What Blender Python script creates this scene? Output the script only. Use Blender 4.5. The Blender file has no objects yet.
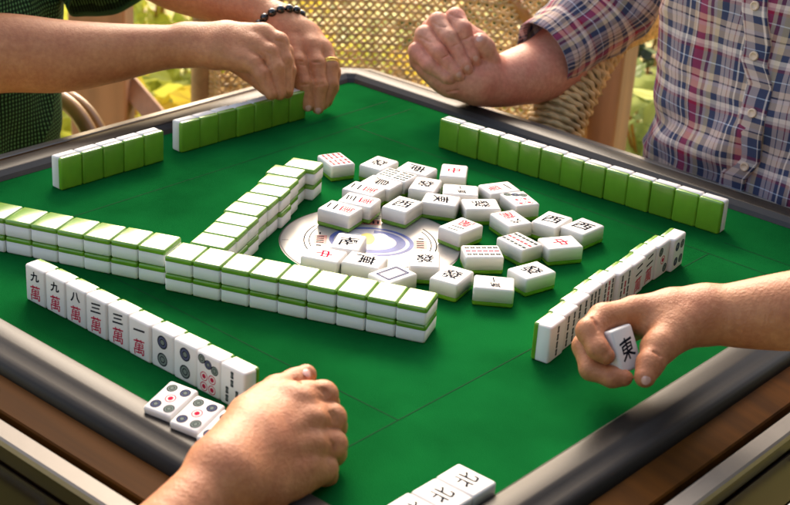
import bpy, bmesh, math, random
import numpy as np
from mathutils import Vector, Matrix
random.seed(7); rng = np.random.default_rng(11)
scene = bpy.context.scene
COL = scene.collection
MM = 0.001
# ------------------------------------------------------------------ camera
CAM = np.array([964.785, -1115.653, 655.841])            # mm, felt centre is the origin, z up
AZ, EL, ROLL, FPX = 2.26530, 0.42383, 0.064283, 1496.9
_f = np.array([math.cos(AZ)*math.cos(EL), math.sin(AZ)*math.cos(EL), -math.sin(EL)])
_r = np.cross(_f, [0, 0, 1.0]); _r /= np.linalg.norm(_r); _u = np.cross(_r, _f)
CR = math.cos(ROLL)*_r + math.sin(ROLL)*_u
CU = -math.sin(ROLL)*_r + math.cos(ROLL)*_u
CF = _f
def on_plane(u, v, z=0.0):
    "point of the plane at height z (mm) seen at photo position u, v"
    d = (u-395)/FPX*CR - (v-252.5)/FPX*CU + CF
    return CAM + (z-CAM[2])/d[2]*d
def at(u, v, d):
    "point at distance d (mm, along the view axis) seen at photo position u, v"
    return CAM + d*((u-395)/FPX*CR - (v-252.5)/FPX*CU + CF)
cam = bpy.data.cameras.new('camera'); camo = bpy.data.objects.new('camera', cam); COL.objects.link(camo)
camo.matrix_world = Matrix(((CR[0], CU[0], -CF[0], CAM[0]*MM), (CR[1], CU[1], -CF[1], CAM[1]*MM),
                            (CR[2], CU[2], -CF[2], CAM[2]*MM), (0, 0, 0, 1)))
cam.sensor_width = 36.0; cam.lens = 36.0*FPX/790.0; cam.sensor_fit = 'HORIZONTAL'
cam.clip_start = 0.05; cam.clip_end = 400.0
cam.dof.use_dof = True; cam.dof.focus_distance = 1.56; cam.dof.aperture_fstop = 10.0
scene.camera = camo
# ------------------------------------------------------------------ light
SUN_AZ, SUN_EL = math.radians(137), math.radians(33)     # direction towards the sun, azimuth from +x to +y
world = bpy.data.worlds.new('World'); scene.world = world; world.use_nodes = True
wn = world.node_tree.nodes; wl = world.node_tree.links; wn.clear()
sky = wn.new('ShaderNodeTexSky'); sky.sky_type = 'NISHITA'; sky.sun_disc = False
sky.sun_elevation = SUN_EL; sky.sun_rotation = math.pi/2 - SUN_AZ
sky.air_density = 1.0; sky.dust_density = 4.0; sky.ozone_density = 0.6
bg = wn.new('ShaderNodeBackground'); bg.inputs[1].default_value = 0.15
wo = wn.new('ShaderNodeOutputWorld'); wt = wn.new('ShaderNodeMix'); wt.data_type = 'RGBA'; wt.blend_type = 'MULTIPLY'; wt.inputs['Factor'].default_value = 1.0
wt.inputs[7].default_value = (1.0, 0.91, 0.79, 1); wl.new(sky.outputs[0], wt.inputs[6]); wl.new(wt.outputs[2], bg.inputs[0]); wl.new(bg.outputs[0], wo.inputs[0])
sd = bpy.data.lights.new('sun', 'SUN'); sd.energy = 0.68; sd.angle = math.radians(18); sd.color = (1, 0.94, 0.85)
so = bpy.data.objects.new('sun', sd); COL.objects.link(so)
sv = Vector((math.cos(SUN_AZ)*math.cos(SUN_EL), math.sin(SUN_AZ)*math.cos(SUN_EL), math.sin(SUN_EL)))
so.rotation_euler = sv.to_track_quat('Z', 'Y').to_euler(); so.location = sv*5
scene.view_settings.view_transform = 'Standard'; scene.view_settings.look = 'None'
scene.view_settings.exposure = 1.72; scene.view_settings.gamma = 1.0; scene.view_settings.use_curve_mapping = False
scene.cycles.max_bounces = 6; scene.cycles.diffuse_bounces = 3; scene.cycles.glossy_bounces = 3
# ------------------------------------------------------------------ materials
def mat(name, col, rough=0.5, metal=0.0, coat=0.0, spec=None, var=0.0, scale=40.0, bump=0.0, bscale=300.0, sss=0.0, sheen=0.0, col2=None, detail=4.0, rnd=0.0):
    m = bpy.data.materials.new(name); m.use_nodes = True
    nt = m.node_tree; b = nt.nodes['Principled BSDF']
    b.inputs['Base Color'].default_value = (*col, 1); b.inputs['Roughness'].default_value = rough
    b.inputs['Metallic'].default_value = metal; b.inputs['Coat Weight'].default_value = coat
    b.inputs['Coat Roughness'].default_value = 0.08
    if spec is not None: b.inputs['Specular IOR Level'].default_value = spec
    if sheen: b.inputs['Sheen Weight'].default_value = sheen; b.inputs['Sheen Roughness'].default_value = 0.5
    if sss:
        b.inputs['Subsurface Weight'].default_value = sss
        b.inputs['Subsurface Radius'].default_value = (1.0, 0.35, 0.2); b.inputs['Subsurface Scale'].default_value = 0.006
    tc = nt.nodes.new('ShaderNodeTexCoord')
    if var or col2:
        n = nt.nodes.new('ShaderNodeTexNoise'); n.inputs['Scale'].default_value = scale; n.inputs['Detail'].default_value = detail
        nt.links.new(tc.outputs['Object'], n.inputs['Vector'])
        r = nt.nodes.new('ShaderNodeValToRGB'); c2 = col2 or tuple(c*(1-var) for c in col)
        r.color_ramp.elements[0].position = 0.35; r.color_ramp.elements[1].position = 0.65
        r.color_ramp.elements[0].color = (*c2, 1); r.color_ramp.elements[1].color = (*[min(1, c*(1+var*0.5)) for c in col], 1)
        nt.links.new(n.outputs['Fac'], r.inputs[0]); nt.links.new(r.outputs[0], b.inputs['Base Color'])
    if rnd:                                        # every object a slightly different tone
        oi = nt.nodes.new('ShaderNodeObjectInfo'); mr = nt.nodes.new('ShaderNodeMapRange'); mr.inputs[3].default_value = 1-rnd; mr.inputs[4].default_value = 1.0
        nt.links.new(oi.outputs['Random'], mr.inputs[0]); mu = nt.nodes.new('ShaderNodeMix'); mu.data_type = 'RGBA'; mu.blend_type = 'MULTIPLY'; mu.inputs['Factor'].default_value = 1
        src = b.inputs['Base Color'].links[0].from_socket; cb = nt.nodes.new('ShaderNodeCombineColor')
        for q in range(3): nt.links.new(mr.outputs[0], cb.inputs[q])
        nt.links.new(src, mu.inputs[6]); nt.links.new(cb.outputs[0], mu.inputs[7]); nt.links.new(mu.outputs[2], b.inputs['Base Color'])
    if bump:
        n2 = nt.nodes.new('ShaderNodeTexNoise'); n2.inputs['Scale'].default_value = bscale; n2.inputs['Detail'].default_value = 3
        nt.links.new(tc.outputs['Object'], n2.inputs['Vector'])
        bp = nt.nodes.new('ShaderNodeBump'); bp.inputs['Strength'].default_value = bump; bp.inputs['Distance'].default_value = 0.001
        nt.links.new(n2.outputs['Fac'], bp.inputs['Height']); nt.links.new(bp.outputs[0], b.inputs['Normal'])
    return m
def skin(name, col, red):
    m = mat(name, col, rough=0.52, sss=0.10, bump=0.6, bscale=380.0, col2=red, scale=30.0, detail=8.0)
    nt = m.node_tree
    n3 = nt.nodes.new('ShaderNodeTexNoise'); n3.inputs['Scale'].default_value = 170; n3.inputs['Detail'].default_value = 6
    tc0 = [n for n in nt.nodes if n.bl_idname == 'ShaderNodeTexCoord'][0]; nt.links.new(tc0.outputs['Object'], n3.inputs['Vector'])
    mr = nt.nodes.new('ShaderNodeValToRGB'); mr.color_ramp.elements[0].position = .3; mr.color_ramp.elements[1].position = .7
    mr.color_ramp.elements[0].color = (.80, .70, .66, 1); mr.color_ramp.elements[1].color = (1, 1, 1, 1)
    bs = nt.nodes['Principled BSDF']; mu = nt.nodes.new('ShaderNodeMix'); mu.data_type = 'RGBA'; mu.blend_type = 'MULTIPLY'; mu.inputs['Factor'].default_value = .9
    src = bs.inputs['Base Color'].links[0].from_socket; nt.links.new(n3.outputs['Fac'], mr.inputs[0]); nt.links.new(src, mu.inputs[6]); nt.links.new(mr.outputs[0], mu.inputs[7]); nt.links.new(mu.outputs[2], bs.inputs['Base Color'])
    # fine crossing skin lines over the grain
    tc = [n for n in nt.nodes if n.bl_idname == 'ShaderNodeTexCoord'][0]
    v = nt.nodes.new('ShaderNodeTexVoronoi'); v.inputs['Scale'].default_value = 650; v.feature = 'DISTANCE_TO_EDGE'
    nt.links.new(tc.outputs['Object'], v.inputs['Vector'])
    bp = [n for n in nt.nodes if n.bl_idname == 'ShaderNodeBump'][0]
    b2 = nt.nodes.new('ShaderNodeBump'); b2.inputs['Strength'].default_value = 0.4; b2.inputs['Distance'].default_value = 0.0006
    nt.links.new(v.outputs['Distance'], b2.inputs['Height']); nt.links.new(bp.outputs[0], b2.inputs['Normal'])
    nt.links.new(b2.outputs[0], nt.nodes['Principled BSDF'].inputs['Normal'])
    return m
M = {}
M['ivory'] = mat('ivory_plastic', (0.83, 0.80, 0.775), 0.36, spec=0.30, var=0.03, scale=25, rnd=0.07)
M['jade'] = mat('green_plastic', (0.16, 0.37, 0.022), 0.24, spec=0.95, var=0.12, scale=30, bump=0.05, bscale=150, rnd=0.22)
M['black_ink'] = mat('black_ink', (0.012, 0.014, 0.022), 0.9, spec=0.03)
M['red_ink'] = mat('red_ink', (0.52, 0.02, 0.06), 0.9, spec=0.03)
M['grey_ink'] = mat('grey_green_ink', (0.20, 0.24, 0.21), 0.9, spec=0.03)
M['blue_ink'] = mat('blue_grey_ink', (0.10, 0.11, 0.19), 0.9, spec=0.03)
M['felt'] = mat('green_felt', (0.005, 0.102, 0.022), 0.95, spec=0.0, var=0.34, scale=6.0, detail=14.0, bump=0.5, bscale=900)
M['seam'] = mat('dark_seam_cloth', (0.002, 0.045, 0.014), 0.95, spec=0.1)  # darker green for the trapdoor joints
M['rim'] = mat('grey_satin_plastic', (0.014, 0.012, 0.011), 0.45, spec=0.22, var=0.08, scale=60, bump=0.05, bscale=500)
M['lining'] = mat('black_plastic', (0.012, 0.011, 0.011), 0.45)
M['ledge'] = mat('brown_wood', (0.062, 0.022, 0.002), 0.6, spec=0.04, var=0.35, scale=14)
M['strip'] = mat('brushed_metal_strip', (0.19, 0.17, 0.145), 0.35, metal=0.15, var=0.05, scale=60)
M['skirt'] = mat('dark_brown_laminate', (0.0085, 0.0042, 0.0028), 0.22, spec=0.05, var=0.3, scale=12)
M['chrome'] = mat('chrome', (0.75, 0.73, 0.70), 0.15, metal=1.0)
M['console'] = mat('cream_plastic', (0.37, 0.345, 0.32), 0.30, spec=0.35, var=0.1, scale=20)
M['console_blue'] = mat('blue_print', (0.09, 0.12, 0.34), 0.5, spec=0.1, var=0.3, scale=60)
M['console_lilac'] = mat('lilac_print', (0.46, 0.45, 0.50), 0.5, spec=0.1, var=0.15, scale=60)
M['console_yellow'] = mat('yellow_print_glint', (0.68, 0.62, 0.16), 0.5, spec=0.1)
M['console_red'] = mat('dull_red_print', (0.33, 0.10, 0.09), 0.4, spec=0.2)
M['cream_white'] = mat('white_glint_paint', (0.80, 0.80, 0.78), 0.5, spec=0.1)
M['skin_tan'] = skin('tan_skin', (0.60, 0.262, 0.118), (0.53, 0.205, 0.090))
M['skin_pink'] = skin('pink_skin', (0.72, 0.355, 0.240), (0.68, 0.255, 0.175))
M['skin_warm'] = skin('warm_skin', (0.59, 0.252, 0.112), (0.53, 0.200, 0.090))
M['nail'] = mat('fingernail', (0.72, 0.40, 0.34), 0.2, coat=0.5)
M['bead'] = mat('black_glass_bead', (0.008, 0.008, 0.009), 0.07, coat=0.6)
M['gold'] = mat('gold', (0.85, 0.55, 0.14), 0.18, metal=1.0)
M['rattan'] = mat('rattan_cane', (0.36, 0.20, 0.085), 0.5, var=0.4, scale=25, bump=0.2, bscale=120)
M['rattan_pale'] = mat('pale_woven_rattan', (0.78, 0.55, 0.26), 0.55, var=0.35, scale=50)
M['cane'] = mat('honey_bent_cane', (0.42, 0.20, 0.05), 0.35, coat=0.3, var=0.35, scale=18)
M['post'] = mat('pinkish_brown_wood', (0.34, 0.175, 0.100), 0.6, var=0.25, scale=9, bump=0.2, bscale=90)
M['button'] = mat('cream_button', (0.70, 0.52, 0.38), 0.35)
def wood_stretch(m, v):                     # stretch the noise along the grain
    nt = m.node_tree
    for n in list(nt.nodes):
        if n.bl_idname == 'ShaderNodeTexNoise':
            tc = n.inputs['Vector'].links[0].from_socket
            mp = nt.nodes.new('ShaderNodeMapping'); mp.inputs['Scale'].default_value = v
            nt.links.new(tc, mp.inputs['Vector']); nt.links.new(mp.outputs[0], n.inputs['Vector'])
wood_stretch(M['post'], (3, 3, 0.25)); wood_stretch(M['ledge'], (0.2, 3.5, 3.5))
def cloth_mat(name, kind):
    "woven cloth: stripes run along the two UV axes of the garment (UV in millimetres)"
    m = bpy.data.materials.new(name); m.use_nodes = True; nt = m.node_tree; N = nt.nodes.new; L = nt.links.new
    b = nt.nodes['Principled BSDF']; b.inputs['Roughness'].default_value = 0.85; b.inputs['Specular IOR Level'].default_value = 0.2
    b.inputs['Sheen Weight'].default_value = 0.1 if kind == 'plaid' else 0.0
    uv = N('ShaderNodeUVMap'); uv.uv_map = 'cloth'
    nz = N('ShaderNodeTexNoise'); nz.inputs['Scale'].default_value = 0.012; L(uv.outputs[0], nz.inputs['Vector'])
    vm = N('ShaderNodeVectorMath'); vm.operation = 'MULTIPLY_ADD'; vm.inputs[1].default_value = (10, 10, 0) if kind == 'plaid' else (8, 8, 0)
    L(nz.outputs['Color'], vm.inputs[0]); L(uv.outputs[0], vm.inputs[2])
    sp = N('ShaderNodeSeparateXYZ'); L(vm.outputs[0], sp.inputs[0])
    def stripes(sock, period, stops):
        d = N('ShaderNodeMath'); d.operation = 'DIVIDE'; d.inputs[1].default_value = period; L(sock, d.inputs[0])
        f = N('ShaderNodeMath'); f.operation = 'FRACT'; L(d.outputs[0], f.inputs[0])
        r = N('ShaderNodeValToRGB'); cr = r.color_ramp; cr.interpolation = 'CONSTANT'
        cr.elements[0].position = 0; cr.elements[0].color = (*stops[0][1], 1)
        cr.elements[1].position = stops[1][0]; cr.elements[1].color = (*stops[1][1], 1)
        for p, c in stops[2:]:
            e = cr.elements.new(p); e.color = (*c, 1)
        L(f.outputs[0], r.inputs[0]); return r.outputs[0]
    mx = N('ShaderNodeMix'); mx.data_type = 'RGBA'; mx.inputs['Factor'].default_value = 0.5
    if kind == 'plaid':
        red, tan, mar, yel, nav, lav, pal = (.46, .02, .075), (.58, .42, .31), (.18, .014, .045), (.56, .44, .28), (.045, .055, .115), (.56, .44, .43), (.82, .70, .62)
        a = stripes(sp.outputs[0], 84, [(0, red), (.13, tan), (.19, mar), (.25, lav), (.30, yel), (.38, nav), (.49, lav), (.56, nav), (.575, lav), (.66, mar), (.675, lav), (.73, nav), (.79, pal), (.82, nav), (.90, tan), (.95, pal), (.97, mar)])
        c = stripes(sp.outputs[1], 66, [(0, pal), (.08, nav), (.20, tan), (.33, lav), (.40, (.03, .02, .04)), (.43, tan), (.54, nav), (.70, (.5, .6, .75)), (.72, nav), (.88, mar), (.94, lav)])
        L(a, mx.inputs[6]); L(c, mx.inputs[7]); out = mx.outputs[2]
    else:
        g, k = (.14, .34, .11), (.007, .02, .008)
        a = stripes(sp.outputs[0], 5.6, [(0, g), (.45, k)]); c = stripes(sp.outputs[1], 5.6, [(0, g), (.45, k)])
        mx.blend_type = 'MULTIPLY'; mx.inputs['Factor'].default_value = 0.0
        mx2 = N('ShaderNodeMix'); mx2.data_type = 'RGBA'; mx2.blend_type = 'DARKEN'; mx2.inputs['Factor'].default_value = 0.85
        L(a, mx2.inputs[6]); L(c, mx2.inputs[7]); out = mx2.outputs[2]
    L(out, b.inputs['Base Color'])
    w = N('ShaderNodeTexNoise'); w.inputs['Scale'].default_value = 0.9; L(uv.outputs[0], w.inputs['Vector'])
    bp = N('ShaderNodeBump'); bp.inputs['Strength'].default_value = 0.25; bp.inputs['Distance'].default_value = 0.0006
    L(w.outputs['Fac'], bp.inputs['Height']); L(bp.outputs[0], b.inputs['Normal'])
    return m
M['plaid'] = cloth_mat('plaid_cotton', 'plaid'); M['gingham'] = cloth_mat('dark_green_gingham', 'gingham')
M['hem'] = mat('green_hem', (0.035, 0.105, 0.030), 0.85)
M['plain_cloth'] = mat('grey_cotton', (0.16, 0.17, 0.20), 0.85, var=0.1)
# ------------------------------------------------------------------ object helpers
def link(name, me, m=None, parent=None):
    o = bpy.data.objects.new(name, me); COL.objects.link(o)
    if m is not None:
        for mm in (m if isinstance(m, (list, tuple)) else [m]): me.materials.append(mm)
    if parent is not None: o.parent = parent
    return o
def tag(o, label=None, cat=None, group=None, kind=None):
    if label: o['label'] = label
    if cat: o['category'] = cat
    if group: o['group'] = group
    if kind: o['kind'] = kind
    return o
def empty(name, loc=(0, 0, 0), rz=0.0):
    o = bpy.data.objects.new(name, None); COL.objects.link(o); o.location = [c*MM for c in loc]; o.rotation_euler = (0, 0, rz)
    o.empty_display_size = 0.02
    return o
def mesh(name, V, F, smooth=True):
    me = bpy.data.meshes.new(name); V = np.asarray(V, float)*MM
    me.from_pydata(V.tolist(), [], [list(map(int, f)) for f in F]); me.update()
    if smooth: me.shade_smooth()
    return me
def mesh_np(name, V, Q, smooth=True):
    "fast path: numpy verts (mm) and quads"
    me = bpy.data.meshes.new(name); V = np.ascontiguousarray(V*MM, dtype=np.float32); Q = np.ascontiguousarray(Q, dtype=np.int32)
    me.vertices.add(len(V)); me.vertices.foreach_set('co', V.ravel())
    me.loops.add(Q.size); me.loops.foreach_set('vertex_index', Q.ravel())
    me.polygons.add(len(Q)); me.polygons.foreach_set('loop_start', np.arange(0, Q.size, 4, dtype=np.int32))
    me.update(calc_edges=True); me.validate()
    if smooth: me.shade_smooth()
    return me
class MB:
    "collects shapes (mm) for one mesh"
    def __init__(s): s.V = []; s.F = []; s.mi = []
    def add(s, V, F, mi=0):
        o = len(s.V); s.V.extend([tuple(v) for v in V]); s.F.extend([[i+o for i in f] for f in F]); s.mi.extend([mi]*len(F))
    def box(s, lo, hi, mi=0, R=None, c=None):
        x0, y0, z0 = lo; x1, y1, z1 = hi
        V = [(x0,y0,z0),(x1,y0,z0),(x1,y1,z0),(x0,y1,z0),(x0,y0,z1),(x1,y0,z1),(x1,y1,z1),(x0,y1,z1)]
        if R is not None: V = [tuple(np.array(R) @ np.array(v) + (0 if c is None else np.array(c))) for v in V]
        s.add(V, [(0,3,2,1),(4,5,6,7),(0,1,5,4),(1,2,6,5),(2,3,7,6),(3,0,4,7)], mi)
    def tube(s, pts, rad, n=8, mi=0, cap=True, closed=False):
        P = np.asarray(pts, float); k = len(P); r = np.broadcast_to(np.asarray(rad, float), (k,))
        T = np.gradient(P, axis=0) if not closed else np.roll(P, -1, 0)-np.roll(P, 1, 0)
        T /= np.linalg.norm(T, axis=1)[:, None]+1e-9
        a = np.array([0, 0, 1.0]) if abs(T[0][2]) < .9 else np.array([1.0, 0, 0])
        V = []; up = a
        for i in range(k):
            x = np.cross(T[i], up); x /= np.linalg.norm(x)+1e-9; y = np.cross(x, T[i]); up = y
            for j in range(n):
                t = 2*math.pi*j/n; V.append(P[i]+r[i]*(math.cos(t)*x+math.sin(t)*y))
        F = []
        for i in range(k if closed else k-1):
            for j in range(n):
                i2 = (i+1) % k; F.append((i*n+j, i*n+(j+1) % n, i2*n+(j+1) % n, i2*n+j))
        if cap and not closed: F += [tuple(range(n))[::-1], tuple((k-1)*n+j for j in range(n))]
        s.add(V, F, mi)
    def disc(s, c, r, z, n=32, mi=0, r0=0.0, sx=1.0, sy=1.0, a0=0.0, a1=2*math.pi, rot=0.0):
        full = abs(a1-a0-2*math.pi) < 1e-6; k = n if full else n+1
        A = [a0+(a1-a0)*i/n for i in range(k)]; cr, sr = math.cos(rot), math.sin(rot)
        def pt(q, a):
            x, y = q*math.cos(a)*sx, q*math.sin(a)*sy; return (c[0]+cr*x-sr*y, c[1]+sr*x+cr*y, z)
        if r0 <= 0: s.add([pt(r, a) for a in A]+([] if full else [(c[0], c[1], z)]), [list(range(k if full else k+1))], mi)
        else:
            V = [pt(r, a) for a in A]+[pt(r0, a) for a in A]
            s.add(V, [(k+i, i, (i+1) % k, k+(i+1) % k) for i in range(k if full else k-1)], mi)
    def mesh(s, name, smooth=False):
        me = mesh(name, s.V, s.F, smooth)
        if any(s.mi): me.polygons.foreach_set('material_index', s.mi)
        return me
    def build(s, name, m, parent=None, smooth=False): return link(name, s.mesh(name, smooth), m, parent)
def bevel_mesh(me, w, seg=2):
    bm = bmesh.new(); bm.from_mesh(me)
    bmesh.ops.bevel(bm, geom=bm.edges[:], offset=w*MM, segments=seg, profile=0.5, affect='EDGES')
    bm.to_mesh(me); bm.free(); return me
def vnoise(P, scale, seed=0):
    "smooth value noise, numpy"
    P = np.asarray(P)/scale + seed*17.31; i = np.floor(P).astype(np.int64); f = P-i; f = f*f*(3-2*f); out = 0
    def h(a):
        n = (a[..., 0]*374761393 + a[..., 1]*668265263 + a[..., 2]*2147483647 + seed*1442695) & 0x7fffffff
        n = ((n ^ (n >> 13))*1274126177) & 0x7fffffff; return ((n ^ (n >> 16)) & 0xffff)/65535.0
    for dx in (0, 1):
        for dy in (0, 1):
            for dz in (0, 1):
                w = (f[..., 0] if dx else 1-f[..., 0])*(f[..., 1] if dy else 1-f[..., 1])*(f[..., 2] if dz else 1-f[..., 2])
                out = out + w*h(i+np.array([dx, dy, dz]))
    return out*2-1
# ------------------------------------------------------------------ the ground
GZ = -760.0
gm = mat('leaf_strewn_grass', (0.40, 0.42, 0.12), 0.9, col2=(0.58, 0.48, 0.21), scale=3.5, bump=0.6, bscale=40)
g = MB(); g.add([(-60000, -60000, GZ), (60000, -60000, GZ), (60000, 60000, GZ), (-60000, 60000, GZ)], [(0, 1, 2, 3)])
tag(g.build('ground', gm), kind='structure')
# ------------------------------------------------------------------ the mahjong table
table = empty('mahjong_table', (0, 0, GZ))
tag(table, 'square automatic mahjong table with green felt, grey rim and brown ledge', 'table')
def part(o, par):                    # parent an object built in world coordinates under an Empty at its base
    o.parent = par; o.matrix_parent_inverse = Matrix.Translation(par.location).inverted() if par.rotation_euler.z == 0 else (Matrix.Translation(par.location) @ par.rotation_euler.to_matrix().to_4x4()).inverted()
    return o
def loop8(d, c):                     # square of half size d with corners cut by c
    return [(d-c, -d), (d, -d+c), (d, d-c), (d-c, d), (-d+c, d), (-d, d-c), (-d, -d+c), (-d+c, -d)]
def sweep(profile, cfun):
    mb = MB(); V = []
    for d, z in profile: V += [(x, y, z) for x, y in loop8(d, cfun(d))]
    F = []
    for i in range(len(profile)-1):
        for j in range(8): F.append((i*8+j, i*8+(j+1) % 8, (i+1)*8+(j+1) % 8, (i+1)*8+j))
    mb.add(V, F); return mb
cf = lambda d: 6+max(0, d-395)*0.42
fm = MB(); N_ = 60; s_ = 397.0
fm.add([(-s_+2*s_*i/N_, -s_+2*s_*j/N_, 0.0) for j in range(N_+1) for i in range(N_+1)],
       [(j*(N_+1)+i, j*(N_+1)+i+1, (j+1)*(N_+1)+i+1, (j+1)*(N_+1)+i) for j in range(N_) for i in range(N_)])
part(fm.build('playing_surface', M['felt']), table)
part(sweep([(394.6, -2), (395, 0.4), (398, 5), (403.5, 10)], cf).build('rim_lining', M['lining']), table)
part(sweep([(403.5, 10), (405.5, 11.2), (424, 11.6), (426.5, 11.0), (429, 9.4), (433, 7.2), (437, 6.0), (440, 5.2), (443.5, 3.2), (446, 0.2), (447.6, -4), (448.2, -12)], cf).build('rim', M['rim'], smooth=True), table)
part(sweep([(448.4, -7.5), (449, -6.5), (479, -11.5), (480.5, -13), (480.5, -22)], cf).build('ledge', M['ledge']), table)
part(sweep([(480, -21), (487, -21)], cf).build('gap', M['lining']), table)
part(sweep([(486, -22), (486, -14.5), (487.2, -13.3), (501, -15.4), (503, -17), (503.5, -22)], cf).build('trim_strip', M['strip']), table)
part(sweep([(500, -21.5), (500, -30), (497, -32), (497, -150), (490, -152), (470, -170), (300, -172)], cf).build('side_panel', M['skirt']), table)
for sx in (-1, 1):                               # mitre joints of the rim
    for sy in (-1, 1):
        jb = MB(); pr = [(404, 10.6), (406, 11.35), (424, 11.75), (426.6, 11.15), (433, 7.4), (440, 5.4), (446, .4), (447.8, -4)]; V = []
        for d_q, z_q in pr:
            c_q = cf(d_q); m_ = np.array([sx*(d_q-c_q/2), sy*(d_q-c_q/2)]); t_ = np.array([sx, -sy])/math.sqrt(2)*.45; V += [(*(m_-t_), z_q), (*(m_+t_), z_q)]
        jb.add(V, [(2*i, 2*i+1, 2*i+3, 2*i+2) for i in range(len(pr)-1)]); part(jb.build('mitre_joint', M['lining']), table)
# seams of the trapdoors through which the walls rise
sm = MB()
for a, b in [((-262, -260), (-262, 372)), ((-305, 200), (-305, 372)), ((-262, 260), (345, 260)), ((266, 260), (266, -392)), ((-262, -258), (266, -258)), ((262, 300), (390, 300)), ((-390, -300), (-262, -300))]:
    a = np.array(a, float); b = np.array(b, float); d = b-a; d /= np.linalg.norm(d); n = np.array([-d[1], d[0]])*0.55
    sm.add([(*(a-n), .25), (*(b-n), .25), (*(b+n), .25), (*(a+n), .25)], [(0, 1, 2, 3)])
part(sm.build('trapdoor_seam', M['seam']), table)
# drawer front, handle and chrome foot knob on the near left side panel, reflected strips on the others
for k in range(4):
    R = Matrix.Rotation(k*math.pi/2, 3, 'Z')
    fr = MB(); fr.box((-260, -499.5, -140), (260, -497.3, -46)); me = bevel_mesh(fr.mesh('drawer_front'), 1.0, 2); me.transform(R.to_4x4())
    o = part(link('drawer_front', me, M['skirt']), table)
    h = MB(); h.tube([(-70, -499, -80), (-70, -516, -80), (-62, -520, -80), (62, -520, -80), (70, -516, -80), (70, -499, -80)], 4.2, 10); me = h.mesh('handle', True); me.transform(R.to_4x4())
    hh = link('handle', me, M['chrome']); hh.parent = o
    b = MB(); b.box((-470, -500.2, -62), (-285, -497.2, -56)); me = b.mesh('inlay_strip'); me.transform(R.to_4x4()); part(link('inlay_strip', me, M['strip']), table)
    kb = MB(); kb.tube([(-330, -497, -112), (-330, -507, -112)], 19, 24); me = kb.mesh('lock_knob', True); me.transform(R.to_4x4()); part(link('lock_knob', bevel_mesh(me, 0.1, 1), M['chrome']), table)
for sx in (-1, 1):
    for sy in (-1, 1):
        b = MB(); b.box((sx*340-34, sy*340-34, GZ), (sx*340+34, sy*340+34, -171)); part(link('leg', bevel_mesh(b.mesh('leg'), 6), M['skirt']), table)
# the round console in the middle
con = empty('dice_console', (0, 0, 0)); con.scale = (1, 1, .4); tag(con, 'round cream dice console with blue swirl set into the middle of the felt', 'console')
c = MB(); prof = [(97, 0.2), (97, 1.2), (95.5, 2.0), (90, 2.4)]
n = 96; V = []
for r_, z_ in prof: V += [(r_*math.cos(2*math.pi*i/n), r_*math.sin(2*math.pi*i/n), z_) for i in range(n)]
F = [(k*n+i, k*n+(i+1) % n, (k+1)*n+(i+1) % n, (k+1)*n+i) for k in range(3) for i in range(n)]+[tuple(3*n+i for i in range(n))]
c.add(V, F); c.build('disc', M['console'], con, True)
c = MB(); c.disc((0, 0), 98.5, 0.5, 96, r0=97); c.build('outer_ring', M['lining'], con)
c = MB()
for k in range(4): c.disc((0, 0), 72.2, 2.62, 40, r0=70.8, a0=math.radians(100+90*k), a1=math.radians(168+90*k)); c.disc((0, 0), 66.5, 2.62, 40, r0=65.3, a0=math.radians(105+90*k), a1=math.radians(163+90*k))
for k in range(4):
    a = math.radians(45+90*k); t = np.array([math.cos(a), math.sin(a)]); q = np.array([-t[1], t[0]])*.5
    c.add([(*(t*88-q), 2.62), (*(t*95-q), 2.2), (*(t*95+q), 2.2), (*(t*88+q), 2.62)], [(0, 1, 2, 3)])
c.build('printed_arc', M['black_ink'], con)
c = MB(); c.disc((0, 2), 46, 2.75, 64, r0=41, sy=.82, rot=.6); c.disc((0, 2), 37, 2.75, 64, r0=27, sy=.82, rot=.6, a0=-2.2, a1=1.6); c.build('blue_swirl', M['console_blue'], con)
c = MB(); c.disc((0, 2), 39.8, 2.74, 64, sy=.82, rot=.6); c.build('lilac_panel', M['console_lilac'], con)
c = MB(); c.disc((-8, 4), 15, 3.0, 24, sx=.55, rot=.75); c.build('yellow_mark', M['console_yellow'], con)  # yellow print with a glint painted into its colour
c = MB(); c.disc((4, 12), 18, 2.95, 24, sx=.6, rot=.75); c.disc((-16, -6), 16, 2.95, 24, sx=.6, rot=.75); c.build('white_glint', M['cream_white'], con)  # glints on the disc, painted as white ovals
RZ = lambda a: [[math.cos(a), -math.sin(a), 0], [math.sin(a), math.cos(a), 0], [0, 0, 1]]
c = MB()
for a in (0.72, 0.72+math.pi/2, 0.72+math.pi, 0.72-math.pi/2): c = MB(); c.box((47, -11, 2.5), (61, 11, 2.9), R=RZ(a)); c.build('display_window', M['console_red'], con)

c = MB()
for a in (0.72, 0.72+math.pi/2, 0.72+math.pi, 0.72-math.pi/2):
    for q in (-6, -2, 2, 6): c.box((50, q*1.3-1.2, 2.9), (58, q*1.3+1.2, 3.0), R=RZ(a))
    c.box((52, 14, 2.4), (58, 17, 2.7), R=RZ(a)); c.box((54, -19, 2.4), (56, -14, 2.7), R=RZ(a))
c.build('printed_mark', M['black_ink'], con)
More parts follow.
